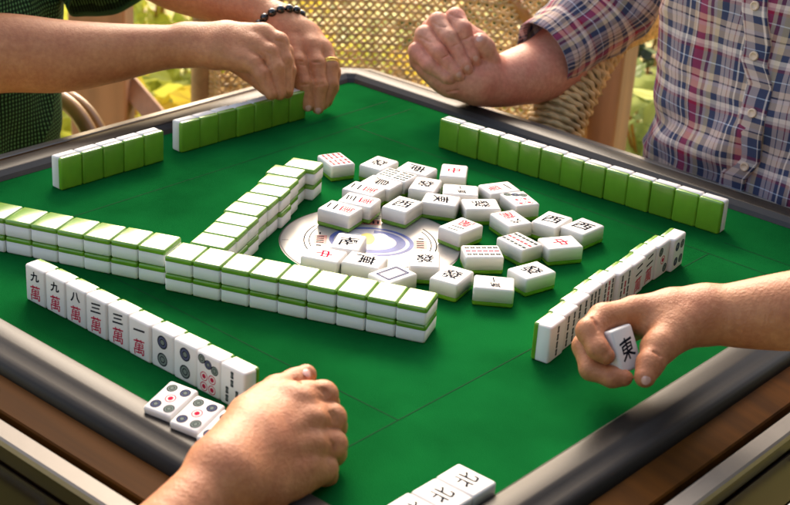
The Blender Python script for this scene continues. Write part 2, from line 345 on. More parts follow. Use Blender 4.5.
# ------------------------------------------------------------------ mahjong tiles
TW, TH, TT = 29.6, 38.6, 18.9
LIFT = {'up': Matrix.Identity(4), 'down': Matrix.Translation((0, 0, TT*MM)) @ Matrix.Rotation(math.pi, 4, 'Y'),
        'stand': Matrix.Translation((0, 0, TH/2*MM)) @ Matrix.Rotation(math.pi/2, 4, 'X') @ Matrix.Translation((0, 0, -TT/2*MM))}
def _tile_halves():
    bm = bmesh.new(); bmesh.ops.create_cube(bm, size=1.0)
    for v in bm.verts: v.co = Vector((v.co.x*TW, v.co.y*TH, (v.co.z+.5)*TT))*MM
    bmesh.ops.bevel(bm, geom=bm.edges[:], offset=2.5*MM, segments=4, profile=0.5, affect='EDGES')
    me = bpy.data.meshes.new('tile'); bm.to_mesh(me); out = []
    for keep_up in (True, False):
        b2 = bmesh.new(); b2.from_mesh(me); cut = 5.1*MM
        bmesh.ops.bisect_plane(b2, geom=b2.verts[:]+b2.edges[:]+b2.faces[:], plane_co=(0, 0, cut), plane_no=(0, 0, 1), clear_outer=not keep_up, clear_inner=keep_up)
        if not keep_up:                                   # the back stands a hair proud of the front
            for v in b2.verts: v.co.x *= 1.004; v.co.y *= 1.004
        else:
            bmesh.ops.holes_fill(b2, edges=[e for e in b2.edges if e.is_boundary], sides=0)
        m2 = bpy.data.meshes.new('tile_front' if keep_up else 'tile_back'); b2.to_mesh(m2); b2.free(); m2.shade_smooth(); out.append(m2)
    bm.free(); bpy.data.meshes.remove(me); return out
_h = _tile_halves(); HALF = {}
for st in LIFT:
    HALF[st] = []
    for me, nm in zip(_h, ('ivory', 'jade')):
        m2 = me.copy(); m2.transform(LIFT[st]); m2.materials.append(M[nm]); HALF[st].append(m2)
GL = {}
def glyph(ch, w, h, cx, cy, bold=0.022):
    "one printed character as a flat mesh lying on the tile's face"
    k = (ch, w, h, cx, cy)
    if k in GL: return GL[k].copy()
    cu = bpy.data.curves.new('character', 'FONT'); cu.body = ch; cu.offset = bold; cu.resolution_u = 3
    o = bpy.data.objects.new('character', cu); COL.objects.link(o)
    me = bpy.data.meshes.new_from_object(o.evaluated_get(bpy.context.evaluated_depsgraph_get()))
    bpy.data.objects.remove(o); bpy.data.curves.remove(cu)
    co = np.empty(len(me.vertices)*3, np.float32); me.vertices.foreach_get('co', co); co = co.reshape(-1, 3)
    lo, hi = co.min(0), co.max(0); sz = np.maximum(hi-lo, 1e-3); s = min(w/sz[0], h/sz[1]); sx = min(w/sz[0], s*1.25)
    x = (co[:, 0]-(lo[0]+hi[0])/2)*sx; y = (co[:, 1]-(lo[1]+hi[1])/2)*s
    y = y+0.16*x+0.35*np.sin(x*.5+y*.3); x = x+0.35*np.sin(y*.55)      # brush slant
    co = np.stack([x+cx, y+cy, np.full(len(x), TT+0.10)], 1)*MM
    me.vertices.foreach_set('co', co.astype(np.float32).ravel()); me.update(); me.materials.clear(); GL[k] = me; return me.copy()
PIP = {1: [(0, 0)], 2: [(0, 8.6), (0, -8.6)], 3: [(-7, 11), (0, 0), (7, -11)], 4: [(-6.2, 8.5), (6.2, 8.5), (-6.2, -8.5), (6.2, -8.5)],
       5: [(-7, 11), (7, 11), (0, 0), (-7, -11), (7, -11)], 7: [(-8, 13.5), (0, 10.5), (8, 7.5), (-5, -2.5), (5, -2.5), (-5, -12.5), (5, -12.5)]}
BAM = {2: [(0, 8), (0, -8)], 3: [(0, 8.5), (-6, -8), (6, -8)], 4: [(-6, 8.5), (6, 8.5), (-6, -8.5), (6, -8.5)], 5: [(-8, 8.5), (8, 8.5), (0, 0), (-8, -8.5), (8, -8.5)],
       6: [(x, y) for y in (8.5, -8.5) for x in (-8, 0, 8)], 8: [(x, y) for y in (9, -9) for x in (-9.5, -3.2, 3.2, 9.5)], 9: [(x, y) for y in (11.5, 0, -11.5) for x in (-8, 0, 8)]}
def marks(face):
    "list of (part name, mesh, material list) in face coordinates"
    k, _, v = face.partition(' ')
    if k == 'wan': return [('numeral', glyph(v, 15, 10.5, 0, 9.5, 0.03), ['black_ink']), ('character', glyph('萬', 15, 16, 0, -7.5, 0.007), ['red_ink'])]
    if k == 'char': return [('character', glyph(v, 19, 20, 0, 0, 0.016) if len(v) == 1 else glyph(v, 21, 15, 0, 0, 0.014), ['black_ink'])]
    if k == 'red': return [('character', glyph(v, 14, 19, 0, 0, 0.022), ['red_ink'])]
    if k == 'frame':
        b = MB(); z = TT+.06
        for x0, y0, x1, y1 in [(-9.5, -14, 9.5, 14), (-7, -11.5, 7, 11.5)]:
            d = 2.2 if x0 < -8 else 1.0
            for r in [(x0, y0, x1, y0+d), (x0, y1-d, x1, y1), (x0, y0+d, x0+d, y1-d), (x1-d, y0+d, x1, y1-d)]:
                b.add([(r[0], r[1], z), (r[2], r[1], z), (r[2], r[3], z), (r[0], r[3], z)], [(0, 1, 2, 3)])
        return [('frame_mark', b.mesh('frame_mark'), ['blue_ink'])]
    if k == 'dots':
        b = MB(); n_ = int(v); R_ = {2: 6.6, 7: 4.5}.get(n_, 4.9)
        for i, (x, y) in enumerate(PIP[n_]):
            red = (n_ == 5 and i == 2) or (n_ == 7 and i > 2) or (n_ == 3 and i == 1)
            o_, i_ = (2, 2) if red else (0, 1)
            b.disc((x, y), R_, TT+.05, 20, o_, r0=R_*.80); b.disc((x, y), R_*.80, TT+.05, 20, 3 if red else (1 if (i+n_) % 2 else 4), r0=R_*.52)
            b.disc((x, y), R_*.52, TT+.05, 16, o_, r0=R_*.36); b.disc((x, y), R_*.36, TT+.05, 12, i_)
        return [('pips', b.mesh('pips'), ['black_ink', 'grey_ink', 'red_ink', 'ivory', 'blue_ink'])]
    if k in ('bam', 'bamred'):
        b = MB(); n_ = int(v)
        for i, (x, y) in enumerate(BAM[n_]):
            hh = 5.2 if n_ == 9 else 7.4; mi = 2 if (k == 'bamred' and i % 3 == 1) or (n_ == 5 and i == 2) or (k == 'bamred' and n_ == 8) else 0
            for a_, c_ in ((-hh, -0.5), (0.5, hh)):
                w_ = 1.9
                b.add([(x-w_*.7, y+a_, TT+.06), (x+w_*.7, y+a_, TT+.06), (x+w_, y+a_+1, TT+.06), (x+w_*.75, y+(a_+c_)/2, TT+.06), (x+w_, y+c_-1, TT+.06), (x+w_*.7, y+c_, TT+.06), (x-w_*.7, y+c_, TT+.06), (x-w_, y+c_-1, TT+.06), (x-w_*.75, y+(a_+c_)/2, TT+.06), (x-w_, y+a_+1, TT+.06)], [tuple(range(10))], mi)
                b.add([(x-.4, y+a_+1.2, TT+.1), (x+.4, y+a_+1.2, TT+.1), (x+.4, y+c_-1.2, TT+.1), (x-.4, y+c_-1.2, TT+.1)], [(0, 1, 2, 3)], 1)
        return [('bamboo_mark', b.mesh('bamboo_mark'), ['black_ink', 'grey_ink', 'red_ink'])]
    return []
MARKS = {}
def tile(x, y, z, yaw, state, label, group, face=None, rot=None):
    t = empty('mahjong_tile', (x, y, z), yaw); tag(t, label, 'mahjong tile', group)
    if rot is not None: t.rotation_euler = rot
    for nm, me in zip(('ivory_front', 'green_back'), HALF[state]):
        o = bpy.data.objects.new(nm, me); COL.objects.link(o); o.parent = t
    if face:
        if (face, state) not in MARKS:
            MARKS[(face, state)] = []
            for nm, me, ms in marks(face):
                me.transform(LIFT[state])
                for q in ms: me.materials.append(M[q])
                MARKS[(face, state)].append((nm, me))
        for nm, me in MARKS[(face, state)]:
            o = bpy.data.objects.new(nm, me); COL.objects.link(o); o.parent = t
    return t
ORD = ['first', 'second', 'third', 'fourth', 'fifth', 'sixth', 'seventh', 'eighth', 'ninth', 'tenth', 'eleventh', 'twelfth', 'thirteenth']
J = lambda a: random.uniform(-a, a)
rad = math.radians
# the double wall across the front: 9 + 7 columns, two tiles high, backs up
def wall(x, y, th, ks, name, group, off=lambda k: 0.0, tilt=0.0):
    d = np.array([math.cos(th), math.sin(th)]); n = np.array([-d[1], d[0]])
    for i, k in enumerate(ks):
        for lev in (0, 1):
            o = off(k)+J(.7); a = (k+.5)*30+J(.15); p = np.array([x, y])+a*d+(TH/2+.3+o)*n
            e = len(ks)-1-i
            pos = ORD[e]+' column from its right end' if e else 'end column at its right end'
            tile(p[0], p[1], lev*(TT+.05), th+rad(J(.5)), 'down', ('upper' if lev else 'lower')+' tile in the '+name+', '+pos, group)
tF = 'tiles stacked in the long front wall'
wall(-57.35, -240.0, .395, range(0, 9), 'long front wall', tF)
wall(-230.7, -303.6, .404, range(-1, 6), 'left stretch of the front wall', tF)
# the slanting double wall behind it
a0 = np.array([-136.0, 63.0]); a1 = np.array([-58.0, -121.0]); dd = (a1-a0)/np.linalg.norm(a1-a0); nn = np.array([dd[1], -dd[0]])
WOFF = [4, -6, -2, 1, -2, -3, 1, 2, 1]
for k in range(9):
    for lev in (0, 1):
        q = a0+dd*(15+30.0*k+J(.2))+nn*(TH/2+1-WOFF[k]+J(.8)); e = 8-k
        tile(q[0], q[1], lev*(TT+.05), math.atan2(dd[1], dd[0])+rad(J(.7)), 'down', ('upper' if lev else 'lower')+' tile in the slanting wall, '+(ORD[k]+' column from its far tip' if k else 'end column at its far tip'), 'tiles stacked in the slanting wall')
# standing rows
def row(x, y, th, ks, label, group, faces=None, off=None, flip=False):
    d = np.array([math.cos(th), math.sin(th)]); n = np.array([-d[1], d[0]])
    for i, k in enumerate(ks):
        o = off[i] if off else J(1.2); p = np.array([x, y])+(k+.5)*30.0*d+(TT/2+o)*n
        tile(p[0], p[1], 0, th+rad(J(.8))+(math.pi if flip else 0), 'stand', label(i), group, faces[i] if faces else None)
row(-143.1, 284.5, .073, range(13), lambda i: 'standing tile with green back to us, '+(ORD[i]+' from left before the plaid shirt' if i < 12 else 'rightmost before the plaid shirt'), 'row of tiles before the player in plaid', flip=True)
row(-326.7, -158.0, 1.582, range(5), lambda i: 'standing tile with green back to us, '+ORD[i]+' from left in the far left group', 'short group of standing tiles at far left', flip=True, off=[1.5, .5, 0, -.8, -1.5])
row(-332.4, 24.1, 1.545, range(7), lambda i: 'standing tile with green back to us, '+ORD[i]+' from left under the two hands', 'row of tiles under the two hands', flip=True, off=[0, .4, 1, 0, -.5, 0, -1])
NF = ['wan 九', 'wan 九', 'wan 八', 'wan 三', 'wan 三', 'wan 一', 'dots 2', 'dots 2', 'dots 7', 'bam 3']
ND = ['leftmost standing tile of the near row, black nine over red character', 'second standing tile of the near row, also a nine over red character', 'standing tile with black eight over red character in the near row',
      'standing tile with black three over red, beside the eight in the near row', 'standing tile with black three over red, right beside the one in the near row', 'standing tile with a single black stroke over red character in near row',
      'standing tile with two round dots, next to the single stroke tile', 'standing tile with two round dots, next to the red flower tile', 'standing tile with three grey and four red dots in near row', 'rightmost standing tile of the near row, three dark bamboo bars']
row(-130.5, -351.0, .012, range(10), lambda i: ND[i], 'near row of upright tiles showing faces', NF, [0, .5, .8, .4, 1.2, .5, 1.5, 1, .4, .2])
# the row of the player at right; faces look towards +x
RF = ['bam 2', 'bam 4', 'bam 4', 'bam 6', 'bamred 9', 'bam 5', 'wan 二', 'wan 二', 'dots 3', 'dots 4']
RD = ['nearest standing tile of the right row, two bamboo bars, green back to the left', 'second nearest tile of the right row, four dark bamboo bars', 'third tile of the right row beside the gripping hand', 'fourth tile of the right row showing dark bamboo bars', 'fifth tile of the right row with bars in three lines',
      'sixth tile of the right row, last with bamboo bars', 'tile with red character in the right row, nearer of the two', 'tile with red character in the right row, farther of the two', 'tile with three slanting dots in the right row', 'farthest tile of the right row, four dark dots, set apart']
th = math.atan2(289, -37); d_ = np.array([math.cos(th), math.sin(th)]); n_ = np.array([d_[1], -d_[0]])
for i in range(10):
    o = [1, -1, -4, -6, -6, -2, -1, -3, -1, 4][i]
    q = np.array([294.5, -82.0])+d_*(15+29.6*i)-n_*(TT/2)+n_*o
    tile(q[0], q[1], 0, th+rad(J(1.2)), 'stand', RD[i], 'right row of upright tiles', RF[i])
# three five-dot tiles lying against the near rim
for i, (u, v) in enumerate([(175.5, 395.5), (202, 410.5), (229, 425)]):
    q = on_plane(u, v, 22.5); tl = rad(-9)
    t = tile(q[0]-1, q[1]-1, 3.2, 0, 'up', ['five-dot tile lying face up against the near rim, leftmost of three', 'five-dot tile lying face up against the near rim, middle of three', 'five-dot tile lying face up, partly hidden by the near hand'][i], 'five-dot tiles lying on the near rim', 'dots 5', rot=(rad(13), 0, rad(10)))
# tiles lying at the bottom edge
for i in range(3):
    q = (381.5-i*.5, -311.0-30.1*i)
    tile(q[0]+J(.6), q[1], 0, rad(90+J(1)), 'up', ['face-up tile with black character at the bottom rim, rightmost of its row', 'face-up tile with black character at the bottom rim, second from the right', 'face-up tile cut by the bottom edge, third from the right'][i], 'face-up tiles along the near right rim', 'char 北')
# scattered discards: corners of the top face as seen (left, top, right) and the printed face
SC = [
 ((318.6,156.2),(338.6,152.3),(353.7,163.8),'bamred 8',0,'face-up tile with eight red bars beside the tip of the slanting wall'),
 ((359.8,165.3),(378.2,156.2),(398.6,162.2),'char 發',0,'face-up tile with black character, rearmost left of the scattered heap'),
 ((376,176.5),(385,169),(414.5,177),'bam 8',0,'face-up tile with a row of small bars behind the black bird-like character'),
 ((361,183),(372.5,176),(400.5,183.5),'char 鳥',0,'face-up tile with bird-like black character, in the line of five'),
 ((343,190.5),(354,184),(384.5,192),'wan 二','flip','face-up tile with red character, farthest of three in a line by the console'),
 ((341,199.5),(350.5,193.5),(381,200),'wan 三','flip','face-up tile with red character, middle of three in a line by the console'),
 ((321,208.3),(332.7,200),(364.4,208.3),'wan 二','flip','face-up tile with red character, nearest of three in a line, overlapping the console'),
 ((383,206.5),(399,196.5),(425.5,204),'char 西',0,'face-up tile with black character at the far edge of the console'),
 ((409.7,188.5),(416.6,178.8),(439.4,180.8),'char 發',0,'face-up tile with black character between the bird tile and the red one'),
 ((397,170.5),(404,162.8),(433.5,170),'char 南',0,'face-up tile with black character at the back centre of the heap'),
 ((440,176),(442.5,164.3),(467.7,166.8),'red 中',0,'face-up tile with red centre character, farthest one of the heap'),
 ((442,193.5),(445,185),(479,187.5),'char 一萬',0,'face-up tile with black writing right in front of the farthest red one'),
 ((424.5,205.3),(428.5,192.5),(463,197.4),'char 東',0,'face-up tile with black character in the middle of the heap, left of two'),
 ((462.7,208.6),(464.6,199.7),(489.4,199.7),'char 發',0,'upright-turned face-up tile with black character in the middle of the heap'),
 ((438.5,227.4),(461.7,218),(483,227.8),'wan 二','flip','face-up tile with black two and red character at the right of the console'),
 ((479,186),(508,182.3),(520,191),'wan 一',0,'face-up tile with red character and one stroke at the back right of heap'),
 ((499,194.3),(524.5,192),(540.3,204.5),'dots 7','flip','face-up tile with red and grey dots at the right back of the heap'),
 ((491,215),(515,211),(532.4,222.8),'wan 六',0,'face-up tile with red and black characters at the right centre of heap'),
 ((531.8,222.6),(550.6,211),(572.4,218.6),'char 西',0,'face-up tile with thin black character, left of the two rightmost ones'),
 ((560.5,227.5),(584,217.6),(603.5,226),'char 西',0,'face-up tile with bold black character, rightmost of the heap'),
 ((538,239),(569.4,236.4),(581.3,247.3),'red 中',0,'face-up tile with red character just left of the right row'),
 ((499.4,237.8),(517,233),(542,245.8),'bamred 9',0,'face-up tile with slanting red and black bars at the right front'),
 ((464,257),(465.7,247.3),(500.4,247.3),'bamred 9',0,'face-up tile with three level lines of bars at the front of the heap'),
 ((508.3,269.5),(538,261.6),(555.2,272.5),'char 發',0,'face-up tile with black character, nearest right one of the heap'),
 ((431,279.5),(448.8,265.6),(472.6,271.5),'char 發',0,'face-up tile with black character beside the right tip of the front wall'),
 ((471.6,288),(476.6,275.5),(516.2,279),'char 一萬',0,'nearest face-up tile of the heap, thin black writing'),
 ((330,247),(338,233.7),(366,239.4),'char 南',1.2,'face-up tile with black south character lying on the console'),
 ((306,257),(318,248),(342,252.5),'red 中',1.2,'face-up tile with red character on the console, half behind the front wall'),
 ((345,262),(357.5,253.5),(390,260),'char 萬',1.2,'face-up tile with black character on the console, middle of the front ones'),
 ((368,273.5),(391,265.5),(412,273),'frame',1.2,'face-up blank tile with a printed frame at the front of the console'),
 ((411,266),(411.5,252),(438,253.3),'char 發',1.2,'face-up tile with black character on the right front of the console'),
]
PL = []
for L_, T_, R_, fc, z0, lab in SC:
    A, B, C = (on_plane(*q, TT+(z0 if z0 != 'flip' else 0))[:2] for q in (L_, T_, R_))
    s1, s2 = B-A, C-B; l1, l2 = np.linalg.norm(s1), np.linalg.norm(s2)
    cen = (A+C)/2
    if l1 > l2: yaw = math.atan2(s1[1], s1[0])-math.pi/2      # long side is left-top
    else: yaw = math.atan2(s2[1], s2[0])-math.pi/2
    # keep the characters readable from the near side of the table where possible
    if z0 == 'flip': z0 = 0; yaw += math.pi
    PL.append([cen, yaw, z0, fc, lab])
def corners(p):
    c, s = math.cos(p[1]), math.sin(p[1]); return [p[0]+np.array([c*x-s*y, s*x+c*y]) for x, y in ((-TW*.53, -TH*.53), (TW*.53, -TH*.53), (TW*.53, TH*.53), (-TW*.53, TH*.53))]
def push(a, b):                                     # separating axis test: smallest move that parts two tiles
    ca, cb = corners(a), corners(b); best = None
    for p in (a, b):
        for ax in (np.array([math.cos(p[1]), math.sin(p[1])]), np.array([-math.sin(p[1]), math.cos(p[1])])):
            pa = [q @ ax for q in ca]; pb = [q @ ax for q in cb]; ov = min(max(pa), max(pb))-max(min(pa), min(pb))
            if ov <= 0.2: return None
            if best is None or ov < best[0]: best = (ov, ax if (a[0]-b[0]) @ ax > 0 else -ax)
    return best
for it in range(60):
    for i in range(len(PL)):
        for j in range(i):
            if abs(PL[i][2]-PL[j][2]) > 15: continue
            q = push(PL[i], PL[j])
            if q: PL[i][0] = PL[i][0]+q[1]*(q[0]*.5+.05); PL[j][0] = PL[j][0]-q[1]*(q[0]*.5+.05)
for cen, yaw, z0, fc, lab in PL: 
    if np.hypot(*cen) < 112 and z0 == 0: z0 = 1.2
    tt_ = tile(cen[0], cen[1], z0, yaw, 'up', lab, 'scattered discards in the middle of the table', fc); tt_.scale = (1.06, 1.06, 1.07)
# ------------------------------------------------------------------ people: one skin surface each, grown from a distance field
def surface_nets(F, org, h):
    S = F < 0; nx, ny, nz = F.shape; c = S[:-1, :-1, :-1].astype(np.int8)*0
    for dx in (0, 1):
        for dy in (0, 1):
            for dz in (0, 1): c = c+S[dx:nx-1+dx, dy:ny-1+dy, dz:nz-1+dz]
    act = np.argwhere((c > 0) & (c < 8)); idx = -np.ones(c.shape, np.int32); idx[tuple(act.T)] = np.arange(len(act))
    pos = np.zeros((len(act), 3)); cnt = np.zeros(len(act))
    for ax in range(3):
        e = np.zeros(3, int); e[ax] = 1; o1, o2 = [k for k in range(3) if k != ax]
        for a in (0, 1):
            for b in (0, 1):
                o = np.zeros(3, int); o[o1] = a; o[o2] = b
                f0 = F[tuple((act+o).T)]; f1 = F[tuple((act+o+e).T)]; x = (f0 < 0) != (f1 < 0)
                t = np.where(x, f0/np.where(x, f0-f1, 1), 0); pos += np.where(x[:, None], o+t[:, None]*e, 0); cnt += x
    V = org+(act+pos/cnt[:, None])*h; Q = []
    for ax in range(3):
        o1, o2 = [(1, 2), (2, 0), (0, 1)][ax]
        sl0 = [slice(None)]*3; sl1 = [slice(None)]*3; sl0[ax] = slice(0, -1); sl1[ax] = slice(1, None)
        A, B = S[tuple(sl0)], S[tuple(sl1)]; p = np.argwhere(A != B)
        ok = (p[:, o1] > 0) & (p[:, o2] > 0) & (p[:, o1] < F.shape[o1]-1) & (p[:, o2] < F.shape[o2]-1) & (p[:, ax] < F.shape[ax]-1); p = p[ok]
        e1 = np.zeros(3, int); e1[o1] = 1; e2 = np.zeros(3, int); e2[o2] = 1
        q = np.stack([idx[tuple((p-e1-e2).T)], idx[tuple((p-e2).T)], idx[tuple(p.T)], idx[tuple((p-e1).T)]], 1)
        fl = ~A[tuple(p.T)]; q[fl] = q[fl][:, ::-1]; Q.append(q)
    return V, np.concatenate(Q)
class Skin:
    def __init__(s, pts, h=1.5, pad=14):
        P = np.array([p[:3] for p in pts]); R = np.array([p[3] for p in pts])
        s.lo = (P-R[:, None]).min(0)-pad; hi = (P+R[:, None]).max(0)+pad; s.h = h
        s.n = np.ceil((hi-s.lo)/h).astype(int)+1; s.F = s.new()
    def new(s): return np.full(s.n, 60.0, np.float32)
    def cap(s, F, a, b, ra, rb, k=0.0, sub=False, flat=None):
        "round cone from a to b; flat=(axis, factor) squashes it along an axis"
        a = np.asarray(a, float); b = np.asarray(b, float); m = 24+max(k, 0)
        lo = np.minimum(a-ra, b-rb)-m; hi = np.maximum(a+ra, b+rb)+m
        i0 = np.maximum(((lo-s.lo)/s.h).astype(int), 0); i1 = np.minimum(((hi-s.lo)/s.h).astype(int)+1, s.n)
        if (i1 <= i0).any(): return
        X, Y, Z = [(s.lo[q]+np.arange(i0[q], i1[q])*s.h).astype(np.float32) for q in range(3)]
        d = (b-a).astype(np.float32); L2 = float(d @ d)+1e-9
        x = X[:, None, None]-np.float32(a[0]); y = Y[None, :, None]-np.float32(a[1]); z = Z[None, None, :]-np.float32(a[2])
        t = np.clip((x*d[0]+y*d[1]+z*d[2])/L2, 0, 1)
        px, py, pz = x-t*d[0], y-t*d[1], z-t*d[2]; r2 = px*px+py*py+pz*pz
        if flat is not None:
            ax, fc = flat; ax = np.asarray(ax)/np.linalg.norm(ax); q = px*ax[0]+py*ax[1]+pz*ax[2]; r2 = r2+(1/fc**2-1)*q*q
        D = np.sqrt(np.maximum(r2, 0))-(ra+t*(rb-ra))
        G = F[i0[0]:i1[0], i0[1]:i1[1], i0[2]:i1[2]]
        if sub:
            D = -D; G[...] = np.maximum(G, D)+(np.maximum(k-np.abs(G-D), 0)**2/(4*k) if k else 0)
        else: G[...] = np.minimum(G, D)-(np.maximum(k-np.abs(G-D), 0)**2/(4*k) if k else 0)
    def chain(s, F, pts, k=0.0, kk=3.0, flat=None):
        T = s.new()
        for p, q in zip(pts[:-1], pts[1:]): s.cap(T, p[:3], q[:3], p[3], q[3], kk, flat=flat)
        s.merge(F, T, k)
    def limb(s, F, pts, sub=7):
        "a smooth tapering limb: the joints are splined so that no joint bulges"
        P = np.array(pts, float); D = []
        for i in range(len(P)-1):
            p0, p1_, p2_, p3_ = P[max(i-1, 0)], P[i], P[i+1], P[min(i+2, len(P)-1)]
            for t in np.linspace(0, 1, sub, endpoint=False): D.append(.5*(2*p1_+(p2_-p0)*t+(2*p0-5*p1_+4*p2_-p3_)*t*t+(3*p1_-p0-3*p2_+p3_)*t**3))
        D.append(P[-1])
        for p, q in zip(D[:-1], D[1:]): s.cap(F, p[:3], q[:3], p[3], q[3], 1.0)
    def hit(s, u, v):
        "first point of the skin surface met by the sight line, and its normal"
        d = (u-395)/FPX*CR-(v-252.5)/FPX*CU+CF; ts = np.arange(900, 2400, .4); P = CAM+ts[:, None]*d; I = np.round((P-s.lo)/s.h).astype(int)
        ok = ((I > 1) & (I < s.n-2)).all(1); P = P[ok]; I = I[ok]; f = s.F[tuple(I.T)]; k = np.argmax(f < 0); i = I[k]
        g = np.array([s.F[tuple(i+e)]-s.F[tuple(i-e)] for e in np.eye(3, dtype=int)]); return P[k], g/np.linalg.norm(g)
    def dig(s, pts, r=.9, k=2.0, depth=.3):
        "a skin crease along picture points"
        H = [s.hit(*q) for q in pts]; s.crease([p+n*(r-depth-.6) for p, n in H], r, k)
    def merge(s, F, T, k):
        F[...] = np.minimum(F, T)-(np.maximum(k-np.abs(F-T), 0)**2/(4*k) if k else 0)
    def crease(s, pts, r, k=2.0):
        for p, q in zip(pts[:-1], pts[1:]): s.cap(s.F, p, q, r, r, k, sub=True)
    def done(s, name, m, label, extra=None):
        V, Q = surface_nets(s.F, s.lo, s.h)
        if extra is not None: o = len(V); V = np.concatenate([V, extra[0]]); Q = np.concatenate([Q, extra[1]+o])
        # light smoothing of the net
        o = link('person', mesh_np('person', V, Q), m); tag(o, label, 'person'); return o
def A(L): return [tuple(at(u, v, d))+(r,) for u, v, d, r in L]
def nail(par, S, u, v, L, W, ang):
    "thin curved nail plate lying on a fingertip, length along the picture direction ang (degrees, 0 = right, 90 = down)"
    c, n = S.hit(u, v); a = rad(ang); x = math.cos(a)*CR-math.sin(a)*CU; x = x-n*(x @ n); x /= np.linalg.norm(x); y = np.cross(n, x)
    V = []; F = []; K = 9
    for i in range(K):
        for j in range(K):
            p, q = i/(K-1)*2-1, j/(K-1)*2-1; r_ = 1-.28*p*p*q*q
            V.append(c+x*p*L/2*r_+y*q*W/2*r_-n*(q*q*W*.16+p*p*L*.07)+n*1.05)
    for i in range(K-1):
        for j in range(K-1): F.append((i*K+j, i*K+j+1, (i+1)*K+j+1, (i+1)*K+j))
    o = link('fingernail', mesh('fingernail', V, F), M['nail']); o.parent = par; return o
def child(o, par): o.parent = par; return o
# cloth: rings round an axis -> mesh with UV in millimetres
def garment(name, rings, m, par, disp=None, closed=True, inner=6.0, uvoff=(0, 0), smooth=True):
    "rings: list of arrays (n,3); normals outwards; disp(P,N)->P"
    R = np.array(rings); k, n, _ = R.shape
    c = R.mean(1, keepdims=True)
    du = np.gradient(R, axis=0); dv = np.roll(R, -1, 1)-np.roll(R, 1, 1); Nn = np.cross(dv, du); Nn /= np.linalg.norm(Nn, axis=2, keepdims=True)+1e-9
    if ((R-c)*Nn).sum() < 0: Nn = -Nn
    if disp is not None: R = disp(R, Nn)
    seg = np.linalg.norm(np.roll(R, -1, 1)-R, axis=2); mid = seg.mean(0); uu = np.concatenate([[0], np.cumsum(mid)])
    vv = np.concatenate([[0], np.cumsum(np.linalg.norm(np.diff(R.mean(1), axis=0), axis=1))])
    V = R.reshape(-1, 3); Q = []; UV = []
    for i in range(k-1):
        for j in range(n):
            j2 = (j+1) % n; Q.append((i*n+j, i*n+j2, (i+1)*n+j2, (i+1)*n+j))
            UV += [(uu[j], vv[i]), (uu[j+1], vv[i]), (uu[j+1], vv[i+1]), (uu[j], vv[i+1])]
    nV = len(V)
    if inner:                                            # a turned-in lip at the last ring gives the cloth thickness
        L1 = R[-1]-Nn[-1]*inner*.25; L2 = R[-4]-Nn[-4]*inner
        V = np.concatenate([V, L1, L2])
        for a_, b_ in (((k-1)*n, nV), (nV, nV+n)):
            for j in range(n):
                j2 = (j+1) % n; Q.append((a_+j, a_+j2, b_+j2, b_+j)); UV += [(uu[j], vv[-1]), (uu[j+1], vv[-1]), (uu[j+1], vv[-1]+3), (uu[j], vv[-1]+3)]
    me = mesh_np(name, V, np.array(Q)); ul = me.uv_layers.new(name='cloth')
    ul.data.foreach_set('uv', (np.array(UV, np.float32)+np.array(uvoff, np.float32)).ravel())
    o = link(name, me, m); o.parent = par; return o
def tube_rings(pts, n=64, up=(0, 0, 1), steps=10, asp=1.0):
    "pts: (x,y,z,r) control points, resampled; rings across the path"
    P = np.array([p[:3] for p in pts], float); r = np.array([p[3] for p in pts], float); t = np.arange(len(P))
    tt = np.linspace(0, len(P)-1, (len(P)-1)*steps+1)
    def sm(y):                                            # smooth interpolation
        i = np.clip(tt.astype(int), 0, len(P)-2); f = tt-i; m_ = np.gradient(y)
        return y[i]*(2*f**3-3*f**2+1)+m_[i]*(f**3-2*f**2+f)+y[i+1]*(-2*f**3+3*f**2)+m_[i+1]*(f**3-f**2)
    X = np.stack([sm(P[:, q]) for q in range(3)], 1); rr = sm(r); T = np.gradient(X, axis=0); T /= np.linalg.norm(T, axis=1)[:, None]
    out = []; u = np.array(up, float)
    for i in range(len(X)):
        a = np.cross(T[i], u); a /= np.linalg.norm(a); b = np.cross(a, T[i]); u = b
        th = np.linspace(0, 2*math.pi, n, endpoint=False); out.append(X[i]+rr[i]*(np.cos(th)[:, None]*a*asp+np.sin(th)[:, None]*b))
    return out
# ---- the player at far left, in dark green gingham
R1 = [(-150, 78, 1840, 55), (-60, 60, 1872, 53), (0, 53, 1888, 50), (60, 56, 1900, 46), (110, 53, 1910, 38), (150, 48.5, 1918, 30.5), (185, 45.5, 1925, 26)]
L1 = [(60, -130, 2085, 52), (120, -62, 2080, 48), (170, -22, 2060, 41), (225, 1, 2036, 31), (258, 11, 2020, 27), (278, 25, 2007, 25)]
s1 = Skin(A([(-200, 60, 1840, 60), (335, 110, 1985, 20), (60, -150, 2085, 60)]), 1.6)
s1.limb(s1.F, A(R1))
